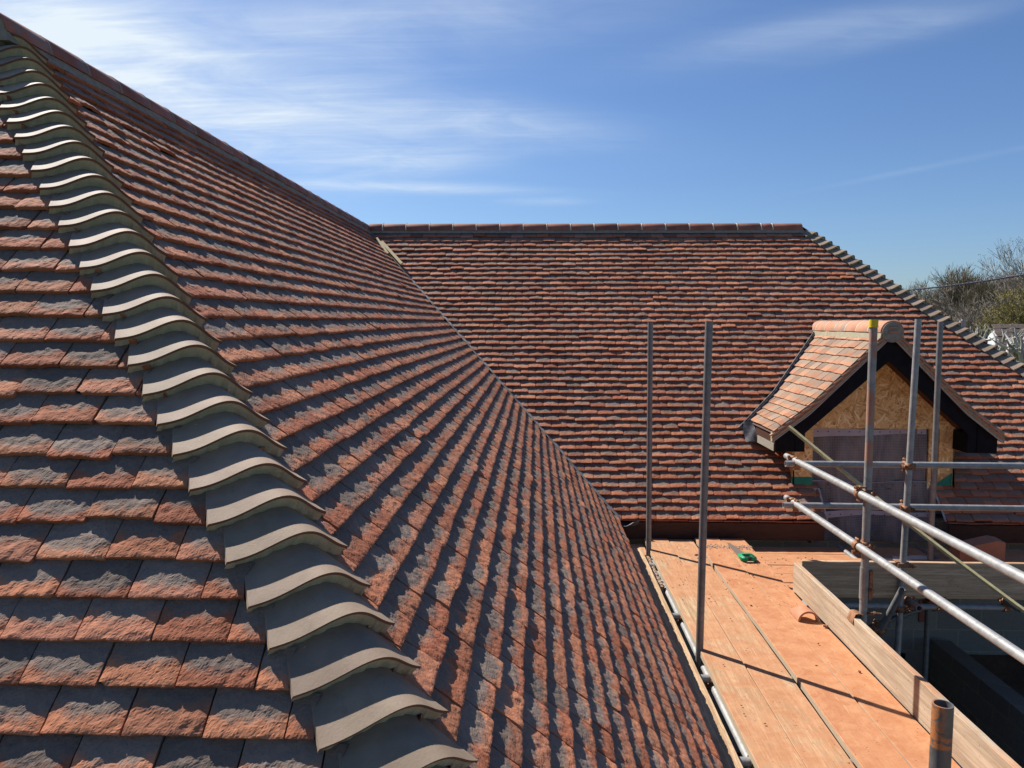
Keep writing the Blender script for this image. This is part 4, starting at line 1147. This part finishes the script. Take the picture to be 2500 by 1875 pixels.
# tubes below the deck
led_l = scaf_tube((1.088, 7.4, -2.212), (1.088, YN, -2.205), M['galv'], 'pale tube under the left edge of the walkway, seen through the gap', 'tubes under the deck')
led_r = scaf_tube((2.13, 7.4, -2.215), (2.13, YN, -2.21), M['galv_dark'], 'tube under the right edge of the walkway behind the toe board', 'tubes under the deck')
for i, (y, lb) in enumerate(((5.575, 'short tube end under the walkway gap just past the tall near pole, farthest of three'), (4.578, 'tube end crossing the gap just in front of the tall near pole'), (3.684, 'tube end crossing the gap at the bottom edge of the view'))):
    tb = scaf_tube((.94, y, -2.163), (2.34, y, -2.163), M['galv'], lb, 'tubes under the deck')
    coupler((1.088, y, -2.212), (0, 1, 0), (1.088, y, -2.163), (1, 0, 0), tb, seed=20 + i)
scaf_tube((.94, 2.6, -2.163), (2.34, 2.6, -2.163), M['galv'], 'tube crossing under the boards beside the short near pole', 'tubes under the deck')
scaf_tube((.94, 6.75, -2.163), (2.0, 6.75, -2.163), M['galv'], 'tube crossing under the boards near the handsaw', 'tubes under the deck')
led_x = scaf_tube((1.6, 6.035, -2.235), (7.4, 6.035, -2.235), M['galv'], 'long horizontal tube below the far toe board', 'tubes under the deck')
scaf_tube((2.3, 7.35, -2.26), (7.4, 7.35, -2.26), M['galv_dark'], 'horizontal tube against the block wall below the deck', 'tubes under the deck')
for i, (x, mm, lb) in enumerate(((2.945, M['galv_rust'], 'rusty tube end poking toward the viewer right of the pale upright pole'), (3.185, M['galv_dark'], 'tube end under the far toe board, half hidden by the lower guard rail'),
                             (3.70, M['galv_dark'], 'tube end poking from under the far toe board at the right edge'))):
    tb = scaf_tube((x, 5.86, -2.185), (x + .02, 7.5, -2.185), mm, lb, 'tubes under the deck')
    coupler((x, 6.035, -2.235), (1, 0, 0), (x, 6.035, -2.186), (0, 1, 0), tb, seed=30 + i)
coupler((zt4(-2.235), 5.985, -2.235), (0, 0, 1), (zt4(-2.235), 6.035, -2.235), (1, 0, 0), led_x, seed=40)
rk = scaf_tube((2.745, 5.72, -1.985), (2.43, 6.22, -3.35), M['galv_dark'], 'open-topped tube leaning below the far toe board, left of the pale upright pole', 'bracing tubes')
coupler((2.655, 5.86, -2.36), (-.2, .35, -.9), (2.655, 5.93, -2.36), (1, 0, 0), rk, seed=41)
br = scaf_tube((2.2, 6.90, -3.10), (4.2, 6.90, -2.28), M['galv_dark'], 'diagonal brace tube in the shade below the deck', 'bracing tubes')
coupler((3.57, 6.95, -2.53), (0, 0, 1), (3.57, 6.90, -2.54), (.9, 0, .37), br, M['rusty'], seed=42)
# low block wall and the sill-high fill behind it
lw = MB(); lw.box((4.10, 5.2, (GROUND - 3.2) / 2), (.18, 5.0, -3.2 - GROUND)); tag(lw.build('block_wall', M['block']), 'low dark block wall running toward the viewer below the scaffold', 'wall')
so = MB(); so.add([(4.19, 2.6, -3.42), (9, 2.6, -3.42), (9, 7.79, -3.38), (4.19, 7.79, -3.38)], [(0, 1, 2, 3)]); so.add([(4.19, 2.6, -3.42), (9, 2.6, -3.42), (9, 2.6, GROUND), (4.19, 2.6, GROUND)], [(0, 1, 2, 3)])
tag(so.build('earth_bank', M['soil']), kind='structure')
bk2 = MB(); bk2.box((3.95, 7.795, -2.93), (.075, .03, .225), bev=.003); bk2.build('brick', M['brick'], house)
bk2 = MB(); bk2.box((3.66, 7.79, -3.48), (.26, .03, .20)); bk2.build('black_opening', M['black'], house)  # solid black block, the darkness of a hole in the wall put in as colour

# ------------------------------------------------------------ loose things
def timber(name, pts, w_, h_, m, label, cat, updir=Vector((0, 0, 1)), group=None):
    b = MB(); pts = [Vector(p) for p in pts]; vs = []
    for i, c in enumerate(pts):
        d = (pts[min(i + 1, len(pts) - 1)] - pts[max(i - 1, 0)]).normalized(); s_ = d.cross(updir).normalized(); u_ = s_.cross(d)
        for (a, e) in ((-1, -1), (1, -1), (1, 1), (-1, 1)): vs.append(c + s_ * (a * w_ / 2) + u_ * (e * h_ / 2))
    n = len(pts)
    b.add(vs, [(i * 4 + k, i * 4 + (k + 1) % 4, (i + 1) * 4 + (k + 1) % 4, (i + 1) * 4 + k) for i in range(n - 1) for k in range(4)])
    b.add(vs[:4], [(0, 1, 2, 3)]); b.add(vs[-4:], [(0, 1, 2, 3)])
    o = b.build(name, m); return tag(o, label, cat, group)
bp = []
P0 = Vector((2.065, 6.33, -.850)); P1 = Vector((3.62, 4.92, -2.19))
for i in range(13):
    t_ = i / 12; c = P0.lerp(P1, t_); c.z -= .035 * math.sin(math.pi * t_); bp.append(c)
timber('timber_batten', bp, .036, .019, M['lath'], 'long thin greenish batten leaning over the guard rails and sagging down to the right', 'batten', Vector((.5, -.6, .6)))
def on_s(x, s, n): return Vector(P_s(x, s, n))
b0_ = .045
timber('timber_batten', [on_s(-2.060, .371, .035), on_s(-1.740, .813, .035)], .040, .022, M['deal'], 'longer pale timber offcut lying in the top of the roof valley', 'batten', Vector((0, -sp, cp)), 'pale offcuts in the roof valley')
timber('timber_batten', [on_s(-2.137, .303, .040), on_s(-1.945, .62, .040)], .034, .020, M['deal'], 'shorter pale timber offcut, the left one in the roof valley', 'batten', Vector((0, -sp, cp)), 'pale offcuts in the roof valley')
# handsaw lying on the boards
saw = thing('handsaw', 'handsaw with a green and black handle lying on the walkway boards', 'handsaw', (1.86, 6.9, ZD + .008))
zs = ZD + .016
d = Vector((1.868 - 1.825, 6.72 - 7.22, 0)).normalized(); sd2 = Vector((-d.y, d.x, 0))
hd = Vector((1.868, 6.80, zs)); tp = hd - d * .43
sbm = MB()
prof = [tp - sd2 * .016, hd - sd2 * .052, hd + sd2 * .050, tp + sd2 * .012]
sbm.extr([p + Vector((0, 0, -.001)) for p in prof], (0, 0, .0016))
for i in range(60):
    q = tp.lerp(hd, i / 60) - sd2 * (.016 + .036 * i / 60); q2 = tp.lerp(hd, (i + 1) / 60) - sd2 * (.016 + .036 * (i + 1) / 60)
    sbm.add([q, q2, (q + q2) / 2 - sd2 * .003], [(0, 1, 2)])
sbm.build('blade', M['saw_blade'], saw)
hm = MB()
def hp(a, c): return hd + d * a + sd2 * c
outer = [(-.03, .055), (-.035, -.02), (-.01, -.062), (.06, -.072), (.115, -.058), (.13, -.03), (.118, .0), (.13, .04), (.115, .066), (.05, .072), (0, .068)]
inner_ = [(.018, .030), (.014, -.012), (.03, -.036), (.065, -.040), (.085, -.032), (.092, -.012), (.088, .006), (.094, .028), (.082, .040), (.05, .042), (.03, .040)]
n = len(outer); vs = []
for (pr, ins) in ((outer, .006), (inner_, -.004)):
    for z_, sc in ((-.004, 0), (.006, 1), (.024, 1), (.030, 0)):
        cx = sum(p[0] for p in pr) / n; cy = sum(p[1] for p in pr) / n
        vs.append([hp(cx + (a - cx) * (1 if sc else 1 - ins / .06), cy + (c - cy) * (1 if sc else 1 - ins / .06)) + Vector((0, 0, z_)) for a, c in pr])
allv = sum(vs, []); fs = []
for grp in (0, 4):
    for L_ in range(3):
        for k in range(n): fs.append(((grp + L_) * n + k, (grp + L_) * n + (k + 1) % n, (grp + L_ + 1) * n + (k + 1) % n, (grp + L_ + 1) * n + k))
for k in range(n):
    fs.append((3 * n + k, 3 * n + (k + 1) % n, 7 * n + (k + 1) % n, 7 * n + k)); fs.append((0 * n + k, 0 * n + (k + 1) % n, 4 * n + (k + 1) % n, 4 * n + k))
hm.add(allv, fs, True); ho = hm.build('handle', M['green'], saw)
gp = MB(); gp.box(hp(.108, .006) + Vector((0, 0, .016)), (.030, .105, .034), (d, sd2, Vector((0, 0, 1))), .007); gp.build('grip', M['grip'], ho)
# broken half-round tile on the boards
tf = MB(); c0 = Vector((1.925, 5.345, ZD + .001)); ax = Vector((-.02, 1, 0)).normalized(); lt = Vector((ax.y, -ax.x, 0)); n = 16; Rr = .074; r0 = Rr - .014; vs = []
for i in range(n + 1):
    th_ = math.pi * (.02 + .96 * i / n); le = .17 * (1 - (i / n) ** .9) + .012 * math.sin(i * 1.3) + .02
    cdir = lt * (-math.cos(th_)) + Vector((0, 0, 1)) * math.sin(th_)
    for (rr, yy) in ((Rr, 0), (Rr, le), (r0, le), (r0, 0)): vs.append(c0 + cdir * rr + ax * yy)
tf.add(vs, [(i * 4 + k, i * 4 + (k + 1) % 4, (i + 1) * 4 + (k + 1) % 4, (i + 1) * 4 + k) for i in range(n) for k in range(4)], False)
tf.add(vs[:4], [(0, 1, 2, 3)]); tf.add(vs[-4:], [(0, 1, 2, 3)])
tag(tf.build('broken_tile', M['ridge_warm'], None), 'broken piece of half-round clay tile lying on the orange boards', 'tile')
# dusty carton and paper scraps by the doorway
cb = MB(); pr = [(-.20, 0), (.20, 0), (.20, .175), (.12, .19), (-.20, .115)]
cb.extr([Vector((4.02 + x, 6.93, ZD - .045 + z)) for x, z in pr], (0, .16, .01))
tag(cb.build('carton', M['carton']), 'dusty brown slant-topped carton in the shade on the far boards', 'carton')
cb = MB(); vs = []
for i in range(5):
    for j in range(4): vs.append((3.28 + .09 * i + .02 * j, 7.04 + .05 * j, ZD - .078 + .012 * math.sin(i * 1.9 + j)))
cb.add(vs, [(i * 4 + j, (i + 1) * 4 + j, (i + 1) * 4 + j + 1, i * 4 + j + 1) for i in range(4) for j in range(3)])
cb.add([(3.05, 6.80, ZD - .033), (3.40, 6.79, ZD - .033), (3.38, 6.93, ZD - .030), (3.10, 6.95, ZD - .026)], [(0, 1, 2, 3)])
tag(cb.build('paper_scraps', M['paper']), 'torn paper scraps on the shaded boards before the netting', 'paper')

def debris(name, gen, count, m, seed, size):
    b = MB(); r = random.Random(seed)
    for _ in range(count):
        x, y, z = gen(r); s_ = r.uniform(*size)
        vs = []; nn = 6
        for (zz_, rr) in ((0, 1), (.45, .9), (.8, .35)):
            for k in range(nn):
                a = 2 * math.pi * k / nn + zz_; q = s_ * rr * r.uniform(.6, 1.2); vs.append((x + q * math.cos(a), y + q * math.sin(a) * r.uniform(.5, 1), z + zz_ * s_ * .7))
        b.add(vs, [(L_ * nn + k, L_ * nn + (k + 1) % nn, (L_ + 1) * nn + (k + 1) % nn, (L_ + 1) * nn + k) for L_ in range(2) for k in range(nn)] + [tuple(range(2 * nn, 3 * nn))])
    o = b.build(name, m); return o
def g_walk(r):
    x = r.uniform(1.08, 2.01); y = r.uniform(2.8, 7.2) if r.random() < .35 else r.uniform(5.6, 7.2)
    return x, y, ZD + .006
tag(debris('tile_crumbs', g_walk, 170, M['crumb'], 5, (.002, .007)), 'small dark crumbs of tile scattered over the walkway boards', 'crumbs', kind='stuff')
def g_x(r): return r.uniform(2.03, 2.7), r.uniform(6.07, 6.97), ZD - .037
tag(debris('tile_crumbs', g_x, 150, M['crumb'], 6, (.002, .008)), 'tile crumbs on the cross boards behind the far toe board', 'crumbs', kind='stuff')
def g_saw(r): return r.uniform(1.56, 2.02), r.gauss(7.13, .035), ZD + .008
tag(debris('tile_crumbs', g_saw, 220, M['rubble'], 8, (.003, .010)), 'heap of pale crumbs along the shadow edge behind the handsaw', 'crumbs', kind='stuff')
def g_rub(r): return r.uniform(1.0, 1.055), r.uniform(6.24, 7.0), ZD - .058
tag(debris('mortar_rubble', g_rub, 260, M['rubble'], 7, (.004, .014)), 'mortar rubble filling the gap at the foot of the far thin pole', 'rubble', kind='stuff')
# a few bigger bits and nails
bits = MB(); r = random.Random(12)
for (x, y, s_) in ((2.005, 5.24, .022), (1.72, 4.62, .010), (1.95, 4.55, .012), (1.32, 5.75, .010), (1.60, 5.62, .012), (1.85, 4.95, .009), (1.80, 6.30, .011), (1.45, 6.85, .02)):
    bits.box((x, y, ZD + .008 + s_ * .25), (s_ * 1.4, s_, s_ * .7), (Vector((math.cos(x * 9), math.sin(x * 9), 0)), Vector((-math.sin(x * 9), math.cos(x * 9), 0)), Vector((0, 0, 1))), s_ * .15)
tag(bits.build('tile_chips', M['crumb']), 'larger dark chips of tile lying on the orange boards', 'tile chips', kind='stuff')

# ------------------------------------------------------------ ground and surroundings
gb = MB(); gb.add([(-600, -200, GROUND), (900, -200, GROUND), (900, 1200, GROUND), (-600, 1200, GROUND)], [(0, 1, 2, 3)])
tag(gb.build('ground', M['grass'], None, (0, 0, GROUND)), kind='structure')
yb_ = MB(); yb_.add([(-9, -8, GROUND + .004), (14, -8, GROUND + .004), (14, 18, GROUND + .004), (-9, 18, GROUND + .004)], [(0, 1, 2, 3)])
tag(yb_.build('building_site_earth', M['soil']), kind='structure')

def ray(px, py, y):
    d_ = fw * FPX + r2 * (px - 1250) + u2 * (937.5 - py); return d_ * (y / d_.y)

def grow_tree(name, base, height, spread, seed, m, label, group=None, levels=5, trunk_r=.16, kids=4, twist=.55, upw=.35, leafm=None, leafn=0, leafs=.06, base_split=.30, twig=.012, mtrunk=None, bundles=3):
    r = random.Random(seed); root = thing(name, label, 'tree', base, group)
    V = []; F = []; tips = []
    tr = MB()
    def seg(p, q, r0, r1, n):
        d_ = (q - p); a = d_.cross(Vector((.3, .2, .93)));
        if a.length < 1e-6: a = Vector((1, 0, 0))
        a = a.normalized(); b_ = d_.normalized().cross(a); o = len(V)
        for (c, rr) in ((p, r0), (q, r1)):
            for k in range(n):
                th_ = 2 * math.pi * k / n; V.append(tuple(c + a * (rr * math.cos(th_)) + b_ * (rr * math.sin(th_))))
        for k in range(n): F.append((o + k, o + (k + 1) % n, o + n + (k + 1) % n, o + n + k))
    def branch(p, d_, L, rad, lev):
        nseg = 3; q = p; rr = rad
        pts = []
        for i in range(nseg):
            d2 = (d_ + Vector((r.gauss(0, .12), r.gauss(0, .12), r.gauss(.03, .08)))).normalized()
            q2 = q + d2 * (L / nseg); r1 = max(twig * .5, rr * .80)
            seg(q, q2, rr, r1, 5 if lev < 2 else 3); pts.append((q2, d2)); q = q2; rr = r1; d_ = d2
        if lev >= levels:
            tips.append(q); return
        nk = kids + (1 if r.random() < .5 else 0)
        for i in range(nk):
            c, dd = pts[r.choice([0, 1, 1, 2, 2, 2])] if i else pts[-1]
            e = Vector((r.gauss(0, 1), r.gauss(0, 1), r.gauss(0, .7))).normalized()
            nd = (dd * 1.0 + e * twist * r.uniform(.6, 1.4) + Vector((0, 0, upw * .4))).normalized()
            branch(c, nd, L * r.uniform(.58, .80), max(twig, rr * r.uniform(.5, .72)), lev + 1)
    B = Vector(base); H = height
    top = B + Vector((0, 0, H * base_split))
    tr.sweep([B, B + Vector((r.uniform(-.05, .05) * H * .3, 0, H * base_split * .5)), top], [trunk_r * 1.3, trunk_r * 1.05, trunk_r], 8)
    tr.build('trunk', mtrunk or m, root)
    for i in range(bundles + 3):
        a = 2 * math.pi * (i + r.random() * .6) / (bundles + 3)
        nd = Vector((math.cos(a) * spread / H * 1.1, math.sin(a) * spread / H * 1.1, 1.0 + r.uniform(-.15, .3))).normalized()
        branch(top - Vector((0, 0, H * .06 * (i % 3))), nd, H * (1 - base_split) * .40 * r.uniform(.85, 1.1), trunk_r * .55, 1)
    np_mesh('crown', np.array(V), np.array(F), m, root)
    if leafm and leafn:
        rs = np.random.default_rng(seed); T = np.array([tuple(t_) for t_ in tips]); idx = rs.integers(0, len(T), leafn)
        C_ = T[idx] + rs.normal(0, spread * .045, (leafn, 3)); a = rs.normal(size=(leafn, 3)); a /= np.linalg.norm(a, axis=1)[:, None]; b_ = np.cross(a, rs.normal(size=(leafn, 3))); b_ /= np.linalg.norm(b_, axis=1)[:, None]
        sz = leafs * rs.uniform(.5, 1.3, (leafn, 1))
        LV = np.stack([C_ - a * sz, C_ + b_ * sz * .6, C_ + a * sz, C_ - b_ * sz * .6], 1).reshape(-1, 3)
        np_mesh('leaves', LV, np.arange(leafn * 4).reshape(-1, 4), leafm, root)
    return root
def tree_at(px, top_py, dist, spread_px, **kw):
    p = ray(px, top_py, dist); H = p.z - GROUND
    return grow_tree(kw.pop('name', 'bare_tree'), (p.x, dist, GROUND), H, spread_px / FPX * dist, **kw)
BG = 'bare trees beyond the roof'
tree_at(2277, 712, 70, 22, seed=3, m=M['bark'], label='small slender bare tree standing alone just right of the hip', group=BG, levels=5, trunk_r=.14, twist=.45, twig=.010)
tree_at(2375, 676, 50, 60, seed=4, m=M['bark_green'], label='broad bare tree with a dense rounded crown behind the hip', group=BG, levels=6, trunk_r=.22, twist=.6, twig=.013, base_split=.2)
tree_at(2345, 722, 52, 40, seed=14, m=M['bark'], label='lower bare tree at the left foot of the broad rounded one', group=BG, levels=6, trunk_r=.18, twist=.65, twig=.012, base_split=.15)
tree_at(2425, 690, 58, 60, seed=5, m=M['bark'], label='brownish bare tree between the broad one and the yellow-green tree', group=BG, levels=6, trunk_r=.22, twist=.6, twig=.013, base_split=.18)
tree_at(2400, 745, 44, 50, seed=15, m=M['bark'], label='low tangled bare tree in front, above the pollarded stubs', group=BG, levels=6, trunk_r=.16, twist=.75, twig=.011, base_split=.12)
tree_at(2470, 680, 66, 50, seed=16, m=M['bark'], label='tall grey bare tree behind the yellow-green tree', group=BG, levels=6, trunk_r=.2, twist=.55, twig=.013)
tree_at(2222, 690, 95, 14, seed=17, m=M['bark'], label='tip of a distant bare tree just showing over the bonnet tiles', group=BG, levels=5, trunk_r=.14, twist=.45, twig=.012)
tree_at(2505, 695, 36, 40, seed=6, m=M['bark_green'], label='tree in yellow-green young leaf at the right edge', name='budding_tree', levels=5, trunk_r=.15, twist=.6, twig=.009, leafm=M['bud'], leafn=26000, leafs=.030, base_split=.2)
tree_at(2515, 625, 40, 40, seed=7, m=M['bark'], label='tall budding tree cut off by the right edge, above the cable', name='budding_tree', levels=5, trunk_r=.16, twist=.5, twig=.009, leafm=M['bark_green'], leafn=5000, leafs=.03)
# pollarded tree: stubby pale limbs
def pollard(px0, py0, dist, scale, seed, label):
    r = random.Random(seed); c = ray(px0, py0, dist); root = thing('pollarded_tree', label, 'tree', (c.x, dist, GROUND), 'pollarded pale trees')
    t = MB(); t.sweep([(c.x, dist, GROUND), (c.x + .1, dist, (GROUND + c.z) / 2), (c.x, dist, c.z)], [.22 * scale, .18 * scale, .16 * scale], 8); t.build('trunk', M['bark_pale'], root)
    b = MB()
    for i in range(13):
        a = r.uniform(0, 6.28); p = Vector((c.x, dist, c.z - r.uniform(0, .5) * scale)); d_ = Vector((math.cos(a) * r.uniform(.2, .9), math.sin(a) * .6, r.uniform(.5, 1.2))).normalized(); pts = [p]
        rad = [.085 * scale]
        for k in range(4):
            d_ = (d_ + Vector((r.gauss(0, .28), r.gauss(0, .28), r.gauss(.12, .2)))).normalized(); p = p + d_ * r.uniform(.22, .42) * scale; pts.append(p); rad.append(.085 * scale * (1 - .17 * (k + 1)))
            if r.random() < .6:
                q = p + Vector((r.gauss(0, .2), r.gauss(0, .2), r.uniform(.05, .3))) * scale; b.sweep([p, q], [rad[-1] * .7, rad[-1] * .45], 5)
        b.sweep(pts, rad, 6)
    b.build('crown', M['bark_pale'], root)
pollard(2452, 875, 22, .72, 2, 'larger pollarded tree with stubby pale limbs before the old tiled roof')
pollard(2490, 868, 21, .75, 5, 'pollarded tree with upright pale limbs cut by the right edge')
pollard(2388, 845, 24, .55, 9, 'small pollarded tree with short stubs just over the bonnet tiles')
# neighbouring house
nb_ = thing('neighbour_house', 'old neighbouring house with a dark tiled roof and white gable behind the pollards', 'house', (17.5, 25, GROUND))
a0 = ray(2432, 793, 25); a1 = ray(2432, 870, 24)
rb_ = MB(); zr_ = a0.z; ze_ = zr_ - 2.0
nrow = 16
for i in range(nrow):
    f0, f1 = i / nrow, (i + 1) / nrow
    y0_, y1_ = 25 - 2.6 * f0, 25 - 2.6 * f1; z0_, z1_ = zr_ - 2.0 * f0, zr_ - 2.0 * f1 + .02
    x0_ = a0.x - .15 - .7 * f0
    xw = 0; 
    for j in range(40):
        xa = x0_ + j * .2; rb_.box((xa + .1, (y0_ + y1_) / 2, (z0_ + z1_) / 2 + .004 * ((i * 7 + j * 3) % 5)), (.19, .24, .02), (Vector((1, 0, 0)), Vector((0, -2.6, -1.85)).normalized(), Vector((0, -1.85, 2.6)).normalized()))
rb_.build('roof', M['far_roof'], nb_)
wv = MB(); x0_ = a0.x - .1
wv.add([(x0_ + .1, 25, zr_ - .05), (x0_ - .45, 22.3, zr_ - 2.1), (x0_ - .45, 22.3, GROUND), (x0_ + .1, 27.7, GROUND), (x0_ + .1, 27.7, zr_ - 2)], [(0, 1, 2, 3, 4)])
wv.box((x0_ + 3.7, 22.9, (GROUND + ze_) / 2), (8.4, .2, ze_ - GROUND)); wv.build('wall', M['white'], nb_)
# flue seen over the hip
f0 = ray(2350, 783, 16); fb_ = MB(); fb_.tube((f0.x, 16, GROUND), (f0.x, 16, f0.z), .065, n=14); fb_.tube((f0.x + .01, 16, f0.z), (f0.x + .01, 16, f0.z + .03), .03, n=10)
tag(fb_.build('flue_pipe', M['galv']), 'grey metal flue pipe poking up behind the hip, below the trees', 'flue')
# hedge in the distance
hb2 = np.random.default_rng(3); n = 16000
cx = hb2.uniform(14, 75, n); cy = hb2.uniform(75, 80, n); cz = GROUND + hb2.uniform(0, 4.2, n) * (0.8 + .2 * np.sin(cx * .6))
C_ = np.stack([cx, cy, cz], 1); a = hb2.normal(size=(n, 3)); a /= np.linalg.norm(a, axis=1)[:, None]; b_ = np.cross(a, hb2.normal(size=(n, 3))); b_ /= np.linalg.norm(b_, axis=1)[:, None]
LV = np.stack([C_ - a * .35, C_ + b_ * .16, C_ + a * .35, C_ - b_ * .16], 1).reshape(-1, 3)
tag(np_mesh('scrub', LV, np.arange(n * 4).reshape(-1, 4), M['bark_green'], None), 'brown-green scrub under the distant trees', 'scrub', kind='stuff')
# overhead cable (twisted pair)
A_ = ray(2130, 716, 15); B_ = ray(2212, 705, 14.6); C2 = ray(2500, 668, 12.5); D_ = ray(2640, 646, 11.8)
cbm = MB(); pa = []; pb_ = []
N_ = 260
for i in range(N_ + 1):
    t_ = i / N_; c = A_.lerp(D_, t_); c.z -= .10 * math.sin(math.pi * t_) * .55
    ph = t_ * 150; o_ = Vector((0, math.cos(ph), math.sin(ph))) * .0085
    pa.append(c + o_); pb_.append(c - o_)
cbm.sweep(pa, .0085, 5); cbm.sweep(pb_, .0085, 5)
tag(cbm.build('overhead_cable', M['cable']), 'dark twisted overhead cable crossing the sky at the right', 'cable')
pole = MB(); pole.tube((D_.x, D_.y, GROUND), (D_.x, D_.y, D_.z + .5), .11, .09, 12); tag(pole.build('utility_pole', M['bark']), 'wooden pole carrying the overhead cable outside the right edge', 'pole')
